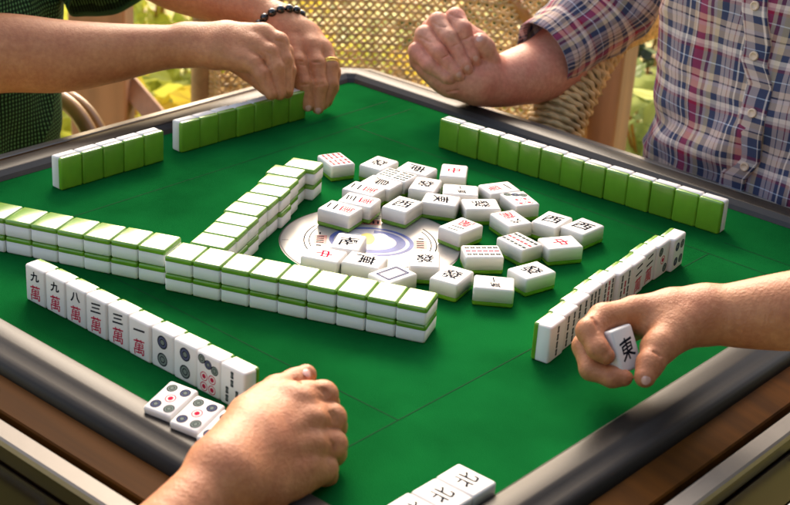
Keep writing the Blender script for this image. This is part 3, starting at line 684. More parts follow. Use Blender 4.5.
# right hand: back of the hand, then the curled fingers, little finger nearest
for q in ([(185, 47, 1922, 23), (215, 52, 1908, 22), (243, 60, 1900, 15)], [(185, 44, 1925, 23), (220, 42, 1915, 22), (256, 46, 1908, 15)], [(188, 42, 1930, 22), (228, 36, 1925, 19), (264, 35, 1920, 15)], [(190, 44, 1938, 22), (228, 40, 1942, 18), (264, 40, 1942, 14)]):
    s1.chain(s1.F, A(q), 12, 5)
Fg = s1.new()
for q in ([(240, 59, 1900, 14), (254, 64, 1893, 11.5), (262, 75, 1889, 10.5), (271, 94, 1888, 7.8)], [(254, 46, 1908, 14.5), (270, 53, 1900, 12.5), (276, 68, 1896, 11), (280, 94, 1896, 8)],
          [(262, 35, 1918, 14.5), (279, 42, 1912, 12.5), (284, 60, 1907, 11), (286, 90, 1904, 8.2)], [(262, 40, 1942, 14), (284, 52, 1940, 12), (288, 70, 1935, 10.5), (287, 92, 1930, 8.4)],
          [(225, 55, 1935, 15), (250, 72, 1932, 12.5), (266, 88, 1925, 9.5)]):
    s1.chain(Fg, A(q), 1.2, 4)
s1.merge(s1.F, Fg, 6)
# left arm and hand behind, fingers steadying the last tile
s1.limb(s1.F, A(L1))
for q in ([(276, 24, 2006, 23), (286, 34, 1994, 21), (293, 47, 1982, 15)], [(280, 24, 2008, 23), (298, 34, 2000, 20), (310, 47, 1985, 15)], [(284, 25, 2012, 22), (307, 36, 2008, 18), (322, 50, 1994, 14)], [(284, 27, 2018, 21), (309, 40, 2020, 17), (325, 55, 2008, 13)]):
    s1.chain(s1.F, A(q), 12, 5)
Fg = s1.new()
for q in ([(292, 46, 1980, 14.5), (298, 63, 1966, 12.6), (304, 84, 1960, 11.4), (308, 105, 1961, 8.6)], [(309, 47, 1984, 14), (316, 64, 1972, 12.4), (319, 86, 1966, 11), (318, 108, 1967, 8.2)],
          [(321, 49, 1994, 13.5), (330, 66, 1984, 11.6), (330, 84, 1979, 10), (323, 104, 1976, 7.8)], [(324, 55, 2008, 12), (333, 72, 2002, 10), (332, 88, 1998, 8.6), (327, 102, 1992, 7)],
          [(280, 32, 1990, 14), (284, 58, 1978, 12.5), (292, 82, 1968, 9.5)]):
    s1.chain(Fg, A(q), 1.0, 4)
s1.merge(s1.F, Fg, 6)
for c_ in ([(295, 62), (299, 61), (303, 62)], [(295, 65), (299, 64), (304, 65)], [(301, 85), (308, 84)], [(313, 62), (320, 62)], [(316, 85), (323, 84)], [(266, 51), (271, 54)], [(276, 40), (282, 42)]): s1.dig(c_, .8, 2.0, .4)
# trunk under the shirt, as rings of the same skin mesh
def trunk(cx, cy, z0, z1, a, b, yaw, n=48):
    V = []; K = 20; c, s = math.cos(yaw), math.sin(yaw)
    prof = lambda t: (0.94-0.10*math.sin(t*math.pi*.9)+.1*t)*(1 if t < .86 else math.sqrt(max(0.05, 1-((t-.86)/.15)**2)))
    for i in range(K):
        t = i/(K-1)
        for j in range(n):
            q = 2*math.pi*j/n; x, y = a*prof(t)*math.cos(q), b*prof(t)*math.sin(q); V.append((cx+c*x-s*y, cy+s*x+c*y, z0+(z1-z0)*t))
    return np.array(V, float), np.array([(i*n+j, i*n+(j+1) % n, (i+1)*n+(j+1) % n, (i+1)*n+j) for i in range(K-1) for j in range(n)])
def bust(cx, cy, zt, yaw, tr):
    "neck and head added to the trunk; yaw is the way the face looks"
    c, s_ = math.cos(yaw), math.sin(yaw); T = lambda x, y, z: (cx+c*x-s_*y, cy+s_*x+c*y, zt+z)
    h = Skin([T(0, 0, -60)+(90,), T(20, 0, 330)+(100,)], 4.0)
    for a_, b_, ra, rb, k in [((-6, 0, -60), (4, 0, 110), 60, 54, 0), ((-8, 0, 215), (30, 0, 205), 84, 72, 10), ((48, 0, 110), (40, 0, 170), 46, 60, 20), ((76, 0, 88), (66, 0, 110), 18, 26, 14), ((92, 0, 185), (108, 0, 152), 7, 12, 8), ((94, -22, 122), (94, 22, 122), 7, 7, 5)]: h.cap(h.F, T(*a_), T(*b_), ra, rb, k)
    for q in (-1, 1): h.cap(h.F, T(0, q*78, 178), T(-6, q*84, 150), 15, 9, 4); h.cap(h.F, T(98, q*30, 184), T(98, q*30, 184), 15, 15, 6, sub=True); h.cap(h.F, T(82, q*30, 184), T(82, q*30, 184), 13, 13, 2)
    V, Q = surface_nets(h.F, h.lo, h.h); Vt, Qt = tr; return np.concatenate([Vt, V]), np.concatenate([Qt, Q+len(Vt)])
def hair(par, cx, cy, zt, yaw):
    c, s_ = math.cos(yaw), math.sin(yaw); V = []; K, n = 12, 40
    for i in range(K):
        for j in range(n):
            f = i/(K-1)*math.pi*.60; t = 2*math.pi*j/n; r_ = 1+.03*math.sin(7*t+3*f); x = 6+98*math.sin(f)*math.cos(t)*r_-f*16*(math.cos(t) > .2); y = 91*math.sin(f)*math.sin(t)*r_; z = 218+86*math.cos(f)+(18*f if math.cos(t) > .35 else 0)
            V.append((cx+c*x-s_*y, cy+s_*x+c*y, zt+z))
    child(link('hair', mesh('hair', V, [(i*n+j, i*n+(j+1) % n, (i+1)*n+(j+1) % n, (i+1)*n+j) for i in range(K-1) for j in range(n)]), M['lining']), par)
P1C = (-797, -24)
p1 = s1.done('person', M['skin_tan'], 'player in dark green checked shirt reaching both bare arms to the far tiles', bust(P1C[0]-20, P1C[1], 450, 0.2, trunk(P1C[0], P1C[1], -300, 420, 100, 170, 0)))
hair(p1, P1C[0]-20, P1C[1], 450, 0.2)
nail(p1, s1, 308.3, 108, 8.5, 8, 80); nail(p1, s1, 318.2, 110.5, 8.5, 7.5, 95)
def shirt_rings(cx, cy, zs, ab, lean, yaw, n=150):
    out = []; c, s = math.cos(yaw), math.sin(yaw); K = 90
    Z = np.linspace(zs[0], zs[-1], K)
    for z in Z:
        a = np.interp(z, zs, [q[0] for q in ab]); b = np.interp(z, zs, [q[1] for q in ab]); ox, oy = [np.interp(z, zs, [q[i] for q in lean]) for i in (0, 1)]
        th = np.linspace(0, 2*math.pi, n, endpoint=False)
        x = a*np.sign(np.cos(th))*np.abs(np.cos(th))**.85; y = b*np.sign(np.sin(th))*np.abs(np.sin(th))**.85
        out.append(np.stack([cx+ox+c*x-s*y, cy+oy+s*x+c*y, np.full(n, z)], 1))
    return out
def folds(amp, seed, sc=(60, 60, 110)):
    def f(R, N):
        q = R/np.array(sc); d = vnoise(q, 1.0, seed)*amp+vnoise(q*2.1, 1.0, seed+3)*amp*.45
        rid = 1-np.abs(vnoise(R/np.array([90, 90, 55.0]), 1.0, seed+7)); d = d+np.maximum(rid-.82, 0)*amp*2.2
        return R+N*d[..., None]
    return f
sh1 = garment('shirt', shirt_rings(P1C[0], P1C[1], [-330, -150, -40, 60, 200, 330, 420, 450], [(128, 178), (132, 182), (130, 184), (126, 186), (124, 192), (118, 200), (84, 150), (50, 70)], [(0, 0), (0, 0), (4, 0), (6, 0), (-6, 0), (-24, 0), (-36, 0), (-40, 0)], 0), M['gingham'], p1, folds(9, 2), inner=5)
SL = [tuple(at(-10, -260, 2110))+(78,), tuple(at(40, -170, 2095))+(74,), tuple(at(84, -80, 2085))+(66,), tuple(at(112, -6, 2072))+(60,)]
sl = garment('sleeve', tube_rings(SL, 72, steps=12), M['gingham'], p1, folds(7, 5, (40, 40, 60)), inner=5)
rr = tube_rings([tuple(at(109.5, -14, 2074))+(61.2,), tuple(at(111, -9, 2073))+(61,), tuple(at(112.5, -4.5, 2071.5))+(60.8,)], 72, steps=4)
garment('hem', rr, M['hem'], sl, folds(7, 5, (40, 40, 60)), inner=3)
SR = [tuple(at(-190, -190, 1900))+(76,), tuple(at(-170, -80, 1870))+(72,), tuple(at(-130, 10, 1852))+(68,)]
garment('sleeve', tube_rings(SR, 64, steps=12), M['gingham'], p1, folds(7, 6, (40, 40, 60)), inner=5)
# bead bracelet and ring
br = empty('bead_bracelet', tuple(at(273, 18, 2014))); tag(br, 'bracelet of shiny black round beads on the far wrist', 'bracelet')
ax = CR*.38-CU*.76-CF*.53; ax /= np.linalg.norm(ax); e1 = np.cross(ax, CF); e1 = CR-ax*(CR @ ax); e1 /= np.linalg.norm(e1); e2 = np.cross(ax, e1); cc = at(280, 26.5, 2008)
bm_ = bmesh.new(); bmesh.ops.create_uvsphere(bm_, u_segments=20, v_segments=12, radius=6.1*MM); bme = bpy.data.meshes.new('bead'); bm_.to_mesh(bme); bm_.free(); bme.shade_smooth(); bme.materials.append(M['bead'])
for i in range(17):
    t = 2*math.pi*i/17; q = cc+e1*33.5*math.cos(t)+e2*31.5*math.sin(t)
    o = bpy.data.objects.new('bead', bme); COL.objects.link(o); part(o, br); o.location = q*MM+np.array([0, 0, 0])
gr = MB(); ax = at(331.5, 72, 1980)-at(328.5, 56, 1990); ax /= np.linalg.norm(ax); e1 = np.cross(ax, CF); e1 /= np.linalg.norm(e1); e2 = np.cross(ax, e1); cc = at(329, 63.2, 1986.0)
gr.tube([cc+12.6*(e1*math.cos(t)+e2*math.sin(t)) for t in np.linspace(0, 2*math.pi, 28, endpoint=False)], 1.7, 8, closed=True)
gr.tube([cc+ax*3.2+12.4*(e1*math.cos(t)+e2*math.sin(t)) for t in np.linspace(0, 2*math.pi, 28, endpoint=False)], 1.3, 8, closed=True)
tag(gr.build('finger_ring', M['gold'], smooth=True), 'gold ring on the far hand of the player in green', 'ring')
# ---- the player at far right, in plaid: fist resting by the rim
s2 = Skin(A([(405, 50, 1990, 30), (500, 90, 2010, 50), (600, 20, 2200, 60), (440, 5, 1985, 20)]), 1.35)
s2.limb(s2.F, A([(625, 0, 2210, 52), (585, 36, 2165, 50), (548, 66, 2110, 46), (516, 77, 2060, 39), (488, 84, 2025, 31), (472, 82, 2010, 27)]))
# heel of the hand and palm seen from the palm side
for q in ([(475, 82, 2008, 26), (452, 82, 1998, 20.5), (429, 67, 1998, 15.5)], [(478, 78, 2012, 26), (455, 66, 2010, 24), (424, 48, 2010, 16)], [(480, 72, 2018, 25), (462, 50, 2020, 22), (432, 30, 2016, 16)], [(484, 68, 2022, 24), (474, 45, 2026, 21), (452, 22, 2020, 15)], [(440, 79, 1996, 13), (424, 63, 1998, 12)]):
    s2.chain(s2.F, A(q), 14, 6)
Fg = s2.new()
for q in ([(440, 30, 2014, 13.0), (455.5, 17.5, 1992, 13.0), (463, 29, 1978, 11.5), (472, 55, 1980, 9.3), (476, 61, 1984, 7.0)], [(426, 40, 2012, 13.0), (438, 22, 1990, 13.0), (449, 37, 1973, 11.3), (464, 64, 1974, 8.9), (468, 69, 1977, 6.8)],
          [(420, 52, 2004, 12.6), (424.5, 35, 1987, 12.6), (438, 52, 1969, 10.8), (455, 72, 1971, 8.6), (459.5, 76, 1974, 6.5)], [(418, 62, 2000, 11.6), (417, 51, 1988, 11.6), (429, 65, 1971, 9.9), (446, 77, 1971, 8.0), (450.5, 79, 1973, 6.3)]):
    s2.chain(Fg, A(q), 0.5, 4)
for q in ([(490, 72, 2024, 17.7), (489, 60, 2006, 14.4), (484.5, 47, 1990, 13.5), (480, 42, 1982, 12.4)],):
    s2.chain(Fg, A(q), 1.0, 4)
s2.merge(s2.F, Fg, 1.6)
P2C = (168, 610)
for c_ in ([(450, 14), (456, 17), (462, 18)], [(433, 22), (439, 26), (445, 27)], [(419, 37), (426, 40), (430, 42)], [(462, 40), (468, 38), (472, 35)], [(452, 47), (458, 44)], [(443, 58), (449, 55)],
           [(447, 92), (458, 90)]): s2.dig(c_, .7, 2.5, .3)
p2 = s2.done('person', M['skin_pink'], 'player in plaid short-sleeved shirt with a loosely closed fist above the rim', bust(P2C[0], P2C[1]+50, 450, -1.6, trunk(P2C[0], P2C[1]+20, -300, 430, 165, 95, 0)))
hair(p2, P2C[0], P2C[1]+50, 450, -1.6)
nail(p2, s2, 475.3, 58.5, 9, 8.5, 62); nail(p2, s2, 467.3, 67.5, 8.5, 8, 52); nail(p2, s2, 459, 74.5, 8.5, 7.5, 48); nail(p2, s2, 479.5, 38.5, 9.5, 9, -50)
def p2fold(R, N):
    base = folds(7.5, 21, (70, 70, 120))(R, N)
    # the shirt buckles into slanting folds over the belly and the waist
    s = (R[..., 0]*.45-R[..., 2])/46.0; w = np.clip(1-np.abs(R[..., 2]-25)/75, 0, 1)*np.clip((610-R[..., 1])/100, 0, 1)
    d = 8*np.sin(s*2*math.pi*.5+vnoise(R, 70.0, 4)*2.2)*w
    v = 3.2*np.sin(R[..., 0]/17.0+vnoise(R, 90.0, 9)*2.5)*np.clip((R[..., 2]-40)/80, 0, 1)
    return base+N*(d+v)[..., None]
zs = [-280, -120, -20, 30, 75, 120, 200, 330, 420, 455]
ab = [(178, 116), (180, 118), (182, 122), (180, 124), (186, 118), (196, 114), (206, 112), (212, 106), (160, 80), (70, 50)]
ln = [(0, 0), (0, 0), (2, 0), (2, 4), (0, 10), (-4, 18), (-6, 28), (-8, 46), (-8, 52), (-8, 54)]
RG2 = shirt_rings(P2C[0], P2C[1], zs, ab, ln, 0)
sh2 = garment('shirt', RG2, M['plaid'], p2, p2fold, inner=5, uvoff=(22, 30))
def on_front(rings, disp, u, v):
    "nearest front point of the displaced cloth seen at u, v"
    R = np.array(rings); c = R.mean(1, keepdims=True); du = np.gradient(R, axis=0); dv = np.roll(R, -1, 1)-np.roll(R, 1, 1); N = np.cross(dv, du); N /= np.linalg.norm(N, axis=2, keepdims=True)+1e-9
    if ((R-c)*N).sum() < 0: N = -N
    R = disp(R, N); q = (R-CAM); d = q @ CF; U_ = 395+FPX*(q @ CR)/d; V_ = 252.5-FPX*(q @ CU)/d
    e = (U_-u)**2+(V_-v)**2+np.where((N @ CF) > 0, 1e6, 0); i = np.unravel_index(e.argmin(), e.shape); return R[i], N[i], i
pl = []
for u, v in [(757, -60), (757, -20), (757, 10), (757.5, 40), (758, 60), (756, 85), (752, 110), (750, 135), (744, 158), (738, 176), (732, 192)]:
    P_, N_, i_ = on_front(RG2, p2fold, u, v); pl.append((P_, N_))
Vp = []; Fp = []; UVp = []
for i, (P_, N_) in enumerate(pl):
    sx = np.array([N_[1], -N_[0], 0]); sx = -sx/np.linalg.norm(sx)
    for j, w in enumerate((-1, -.97, -.8, 0, .8, .97, 1)): Vp.append(P_+sx*w*17+N_*(3.6 if abs(w) < 1 else -3))
for i in range(len(pl)-1):
    for j in range(6): Fp.append((i*7+j, i*7+j+1, (i+1)*7+j+1, (i+1)*7+j)); UVp += [(j*5.6+40, i*32), (j*5.6+45.6, i*32), (j*5.6+45.6, i*32+32), (j*5.6+40, i*32+32)]
pm = mesh_np('placket', np.array(Vp), np.array(Fp)); ul = pm.uv_layers.new(name='cloth'); ul.data.foreach_set('uv', np.array(UVp, np.float32).ravel())
link('placket', pm, M['plaid']).parent = sh2
for u, v in [(762, 4), (762, 56), (757, 113), (746, 163)]:
    P_, N_, _i = on_front(RG2, p2fold, u-3, v); N_ = N_/np.linalg.norm(N_); P_ = P_+N_*4.6
    x = np.cross(N_, [0, 0, 1.0]); x /= np.linalg.norm(x); y = np.cross(N_, x); b = MB(); K = 20
    prof = [(0, .6), (3.2, .6), (4.0, 1.9), (5.2, 1.9), (5.9, .9), (5.9, -.6)]; V = []; F = []
    for r_, h_ in prof: V += [P_+r_*(x*math.cos(2*math.pi*k/K)+y*math.sin(2*math.pi*k/K))+N_*h_ for k in range(K)]
    for q in range(len(prof)-1): F += [(q*K+k, q*K+(k+1) % K, (q+1)*K+(k+1) % K, (q+1)*K+k) for k in range(K)]
    b.add(V, F); bo = b.build('button', M['button'], sh2, True)
    t = MB()
    for hx, hy in ((-1.2, -1.2), (1.2, -1.2), (-1.2, 1.2), (1.2, 1.2)):
        c0 = P_+x*hx+y*hy+N_*.75; t.add([c0+.55*(x*math.cos(a_)+y*math.sin(a_)) for a_ in np.linspace(0, 2*math.pi, 8, endpoint=False)], [tuple(range(8))])
    tb = link('button', t.mesh('button'), M['lining']); tb.parent = sh2; bpy.data.objects.remove(tb)
S2 = [tuple(at(668, -150, 2080))+(84,), tuple(at(650, -70, 2110))+(80,), tuple(at(606, 5, 2128))+(66,), tuple(at(572, 36, 2112))+(55,), tuple(at(543, 56, 2090))+(53,)]
garment('sleeve', tube_rings(S2, 90, steps=14), M['plaid'], p2, folds(6, 33, (34, 34, 44)), inner=5, uvoff=(30, 10))
S2b = [tuple(at(900, -150, 1990))+(84,), tuple(at(950, -40, 1960))+(78,), tuple(at(965, 40, 1930))+(66,)]
garment('sleeve', tube_rings(S2b, 64, steps=10), M['plaid'], p2, folds(6, 34), inner=5)
# ---- the player at right: a hand closing on one tile
s3 = Skin(A([(570, 350, 1300, 20), (1000, 300, 1330, 45), (640, 390, 1290, 15), (700, 290, 1330, 30)]), 1.15)
s3.limb(s3.F, A([(985, 300, 1322, 46), (900, 304, 1318, 43), (830, 308, 1316, 38), (780, 312, 1318, 34), (735, 315, 1322, 28.5), (704, 315, 1324, 24)]))
for q in ([(704, 310, 1326, 22), (672, 311, 1326, 20), (634, 312, 1322, 14)], [(704, 316, 1322, 21), (670, 321, 1318, 19), (634, 322, 1322, 13)], [(700, 322, 1318, 20), (672, 333, 1306, 16.5), (655, 348, 1294, 13)], [(704, 312, 1332, 20), (670, 314, 1338, 17), (630, 320, 1338, 13)]):
    s3.chain(s3.F, A(q), 10, 5)
Fg = s3.new()
for q in ([(636, 312, 1320, 13.5), (603, 318, 1306, 12.6), (589, 331, 1290, 11), (598, 349, 1279, 9.3), (606, 356, 1277, 7.6)],          # index over the tile
          [(634, 321, 1330, 13), (598, 326, 1322, 12), (585, 346, 1308, 10.8), (591, 369, 1294, 9.8), (612, 377, 1285, 9), (624, 378, 1283, 7.4)],   # middle looping below
          [(634, 324, 1338, 12.5), (602, 334, 1338, 11.5), (592, 356, 1326, 10.4), (606, 374, 1312, 9)],
          [(636, 328, 1346, 11), (610, 342, 1346, 10), (604, 360, 1336, 9), (618, 370, 1324, 7.6)]):
    s3.chain(Fg, A(q), 0.8, 4)
s3.merge(s3.F, Fg, 5)
Ft = s3.new(); s3.chain(Ft, A([(684, 326, 1310, 18), (662, 346, 1292, 14), (650, 364, 1280, 11.4), (645, 377, 1272, 9.2)]), 0, 5); s3.merge(s3.F, Ft, 6)
for c_ in ([(592, 318), (596, 324), (598, 330)], [(654, 352), (660, 356)]): s3.dig(c_, .8, 2.5, .4)
p3 = s3.done('person', M['skin_warm'], 'bare arm from the right whose hand grips a tile in the air', bust(850, 150, 440, 3.1, trunk(850, 150, -300, 420, 95, 170, 0)))
hair(p3, 850, 150, 440, 3.1)
nail(p3, s3, 646, 380.5, 8, 8, 100)
gp = at(619, 350, 1296); hx = at(640, 330, 1296)-at(604, 372, 1289)
ht = tile(0, 0, 0, 0, 'up', 'white tile with black character held in the hand at right', 'tile in the hand', 'char 東')
del ht['group']
zf = -CF*.72+CR*.62+CU*.18; zf /= np.linalg.norm(zf); yv = CU*.95-CR*.28; yv = yv-zf*(yv @ zf); yv /= np.linalg.norm(yv); xv = np.cross(yv, zf)
gp = gp-zf*TT*.5
ht.matrix_world = Matrix(((xv[0], yv[0], zf[0], gp[0]*MM), (xv[1], yv[1], zf[1], gp[1]*MM), (xv[2], yv[2], zf[2], gp[2]*MM), (0, 0, 0, 1)))
garment('shirt', shirt_rings(850, 150, [-330, -150, -40, 60, 200, 330, 420, 450], [(120, 178), (124, 182), (124, 184), (122, 186), (122, 192), (118, 200), (84, 150), (50, 70)], [(0, 0)]*8, 0), M['plain_cloth'], p3, folds(8, 61), inner=5)
S3 = [tuple(at(1130, 150, 1400))+(80,), tuple(at(1060, 250, 1360))+(66,), tuple(at(985, 296, 1328))+(60,)]
garment('sleeve', tube_rings(S3, 64, steps=10), M['plain_cloth'], p3, folds(6, 44), inner=5)
# ---- the player at the near left: a relaxed fist on the felt
s4 = Skin(A([(345, 440, 1190, 20), (310, 365, 1230, 15), (-80, 770, 925, 45), (230, 440, 1120, 40)]), 1.1)
s4.limb(s4.F, A([(-70, 760, 930, 44), (20, 680, 975, 41), (100, 602, 1025, 35.5), (168, 535, 1066, 29), (222, 476, 1106, 24.5)]))
for q in ([(220, 467, 1108, 22.5), (251, 431, 1150, 19.5), (293, 402, 1184, 14.5)], [(224, 472, 1106, 23), (259, 442, 1142, 21), (305, 419, 1176, 15)], [(228, 479, 1104, 23), (261, 460, 1136, 20), (305, 444, 1166, 15)], [(232, 486, 1104, 22), (255, 478, 1132, 18.5), (297, 468, 1158, 14.5)], [(222, 466, 1114, 20), (247, 422, 1160, 15.5), (265, 400, 1184, 13)]):
    s4.chain(s4.F, A(q), 12, 6)
for q in ([(237, 447, 1126.0, 3.2), (293, 406, 1171.0, 5)], [(241, 454, 1120.5, 3.2), (304, 421, 1162.5, 5)], [(243, 464, 1116.5, 3.2), (304, 445, 1153.0, 5)], [(243, 474, 1116, 3), (297, 468, 1145.5, 5)]):
    s4.chain(s4.F, A([(a_, b_, c_-2.2, d_+.5) for a_, b_, c_, d_ in q]), 6, 2)                             # tendons and knuckles
s4.chain(s4.F, A([(232, 490, 1108, 20), (262, 490, 1130, 19), (288, 482, 1152, 16.5), (308, 474, 1164, 13)]), 14, 6)   # little-finger edge of the palm
s4.chain(s4.F, A([(236, 452, 1140, 20), (280, 428, 1182, 18), (312, 430, 1200, 15)]), 10, 6)
Fg = s4.new()
for q in ([(292, 401, 1182, 14.5), (308, 397, 1190, 12.6), (323, 395.5, 1198, 12.0), (326, 404, 1216, 10.8), (314, 415, 1222, 9.2)], [(303, 420, 1174, 14.8), (318, 419, 1181, 12.8), (331, 418.5, 1188, 12.2), (333, 427, 1207, 11.2), (320, 436, 1213, 9.4)],
          [(303, 444, 1165, 14.6), (319, 444, 1172, 12.6), (332, 444.5, 1178, 12.0), (333, 453, 1196, 10.8), (320, 459, 1203, 9.2)], [(295, 466, 1158, 13.8), (311, 467, 1164, 11.6), (324, 468.5, 1170, 11.0), (325, 475, 1186, 10), (312, 480, 1191, 8.6)]):
    s4.chain(Fg, A(q), 1.6, 3)
s4.merge(s4.F, Fg, 7)
for q in ((301, 399, 1174.5), (313, 418.5, 1166), (313, 443.5, 1157.5), (304, 465, 1151)):    # knuckles
    s4.cap(s4.F, at(*q), at(q[0]+4, q[1], q[2]+1), 6.5, 6.5, 7)
for q in ([(226, 446, 1118, 2.2), (252, 436, 1133, 2.2), (276, 433, 1149, 2)], [(236, 474, 1113, 2), (262, 456, 1124, 2), (282, 452, 1136, 1.8)]): s4.chain(s4.F, A(q), 7, 3)   # veins
Ft = s4.new(); s4.chain(Ft, A([(249, 414, 1166, 16), (277, 392, 1196, 13), (295, 383, 1212, 11.2), (306, 375, 1220, 8.8)]), 0, 5); s4.merge(s4.F, Ft, 5)
for c_ in ([(319, 389), (323, 392), (326, 397)], [(322, 388), (326, 391), (329, 395)], [(330, 413), (333, 417), (334, 422)], [(333, 412), (336, 416), (337, 421)], [(331, 441), (334, 445), (334, 450)], [(296, 380), (300, 384)]): s4.dig(c_, .7, 2.5, .35)
p4 = s4.done('person', M['skin_warm'], 'bare forearm from the bottom with a loosely closed hand on the felt', bust(60, -900, 440, 1.5, trunk(60, -900, -300, 420, 170, 95, 0)))
hair(p4, 60, -900, 440, 1.5)
nail(p4, s4, 307, 373.5, 9, 8, -45)
garment('shirt', shirt_rings(60, -900, [-330, -150, -40, 60, 200, 330, 420, 450], [(178, 120), (182, 124), (184, 124), (186, 122), (192, 122), (200, 118), (150, 84), (70, 50)], [(0, 0)]*8, 0), M['plain_cloth'], p4, folds(8, 62), inner=5)
S4 = [tuple(at(-260, 700, 960))+(78,), tuple(at(-170, 755, 930))+(64,), tuple(at(-70, 762, 930))+(56,)]
garment('sleeve', tube_rings(S4, 64, steps=10), M['plain_cloth'], p4, folds(5, 45), inner=5)
# ------------------------------------------------------------------ wicker chairs, posts and garden behind
def wicker_chair(base, yaw, label, Wd=690, Hb=620, seat=-330-GZ, bare=False, apath=None):
    "local frame: x across, y forward (towards the sitter's front), z up from the ground"
    c = empty('wicker_chair', (base[0], base[1], GZ), yaw); tag(c, label, 'chair', 'wicker chairs around the table')
    def put(mb, nm, m, smooth=True): o = mb.build(nm, m, c, smooth); return o
    w = Wd/2
    # woven back: two families of slanting canes and a level one, curved round the sitter
    bk = MB(); pitch = 15.0; z0, z1 = seat-60, seat+Hb; Rc = Wd*1.15
    def curve(x, z, d=0.0): return (x, -d-(0)+ (Rc-math.sqrt(max(1, Rc*Rc-x*x)))*1.0-260-(z-z0)*.12, z)
    H_ = z1-z0; kk = int((Wd+H_)/pitch)
    for fam in (1, -1):
        for i in range(kk+1):
            pts = []; s0 = -w-H_+i*pitch if fam > 0 else -w+i*pitch
            for q in range(int(H_/pitch*2)+1):
                z = z0+q*pitch/2; x = s0+fam*(z-z0)
                if -w <= x <= w: pts.append(curve(x, z, 2.6*fam*(1 if q % 2 else -1)))
            if len(pts) > 2: bk.tube(pts, 2.5, 4, cap=False)
    for i in range(int(H_/pitch)+1):
        z = z0+i*pitch; bk.tube([curve(-w+q*Wd/60, z, 3.0*(1 if (q+i) % 2 else -1)) for q in range(61)], 2.7, 4, cap=False)
    put(bk, 'woven_back', M['rattan_pale'])
    fr = MB()
    for sx in (-1, 1):
        fr.tube([curve(sx*w, z0-80+q*(H_+90)/12) for q in range(13)], 17, 10)
    fr.tube([curve(-w+q*Wd/20, z1+10) for q in range(21)], 17, 10); fr.tube([curve(-w+q*Wd/20, z0) for q in range(21)], 14, 10)
    put(fr, 'back_frame', M['rattan'])
    for sx in (-1, 1):                                     # braided edge bands and rolled arms
        b = MB()
        for q in range(int(H_/9)):
            z = z0+q*9; x, y, _ = curve(sx*(w-18), z)
            for u in (-1, 0, 1): b.tube([(x+u*11-4, y+9, z-4), (x+u*11, y+13, z), (x+u*11+4, y+9, z+4)], 4.2, 5, cap=False)
        put(b, 'braided_edge', M['rattan_pale'])
        path = [np.array(p) for p in ((sx*(w-5), -230, seat+330), (sx*(w+15), -60, seat+300), (sx*(w+25), 150, seat+270), (sx*(w+20), 270, seat+225), (sx*(w+8), 315, seat+110), (sx*(w), 318, seat-60))]
        if apath is not None: path = [np.array((sx*abs(q_[0]), q_[1], q_[2])) for q_ in apath]
        dense = []
        for p, q in zip(path[:-1], path[1:]): dense += [p+(q-p)*t for t in np.linspace(0, 1, 14, endpoint=False)]
        dense = np.array(dense); 
        for _ in range(6): dense[1:-1] = (dense[:-2]+2*dense[1:-1]+dense[2:])/4
        T = np.gradient(dense, axis=0); T /= np.linalg.norm(T, axis=1)[:, None]
        a_ = MB(); a_.tube(dense, 34, 14)
        S = np.concatenate([[0], np.cumsum(np.linalg.norm(np.diff(dense, axis=0), axis=1))]); tot = S[-1]
        for row_ in range(int(tot/9)):                     # weave: bent strands lying over the roll
            s = row_*9.0; P0 = np.array([np.interp(s, S, dense[:, q]) for q in range(3)]); t = np.array([np.interp(s, S, T[:, q]) for q in range(3)])
            e1 = np.cross(t, [1, 0, .01]); e1 /= np.linalg.norm(e1); e2 = np.cross(t, e1); K = 22
            pts = [P0+(37+(3 if (k+row_) % 2 else -2))*(math.cos(2*math.pi*k/K)*e1+math.sin(2*math.pi*k/K)*e2) for k in range(K)]
            a_.tube(pts, 4.1, 5, closed=True)
        if not bare: put(a_, 'arm', M['rattan_pale'])
    st = MB(); st.box((-w, -255, seat-30), (w, 300, seat)); link('seat', bevel_mesh(st.mesh('seat'), 10, 2), M['rattan_pale'], c)
    for sx in (-1, 1):
        for y in (-250, 290):
            l = MB(); l.tube([(sx*(w-30), y, seat-20), (sx*(w-20), y*1.03, 0)], [20, 17], 12); put(l, 'leg', M['rattan'])
    return c
def face_yaw(x, y): return math.atan2(-y, -x)-math.pi/2     # local +y looks at the table's middle
q = at(394, 40, 2760)
back = np.array([q[0], q[1]]); f = -back/np.linalg.norm(back); vyaw = math.atan2(CAM[1]-back[1], CAM[0]-back[0])-math.pi/2
fw = np.array([-math.sin(vyaw), math.cos(vyaw)])
EC = wicker_chair(back+fw*330, vyaw, 'empty wicker chair with open woven back beyond the far corner of table', Wd=680, bare=True)
ap = [at(*q_) for q_ in ((650, 12, 2450), (612, 25, 2270), (590, 52, 2180), (573, 85, 2140), (557, 120, 2122), (541, 165, 2110), (532, 230, 2100))]
ap = [(192-q_[0], 640-q_[1], q_[2]-GZ) for q_ in ap]
wicker_chair((192, 640), math.pi, 'wicker chair with thick woven arm behind the player in plaid', Wd=640, Hb=420, apath=ap)
tb = MB(); tb.tube([at(480, -40, 2690), at(512, -2, 2680), (at(560, 60, 2670))], 12, 10); part(tb.build('slanting_cane', M['cane'], smooth=True), EC)
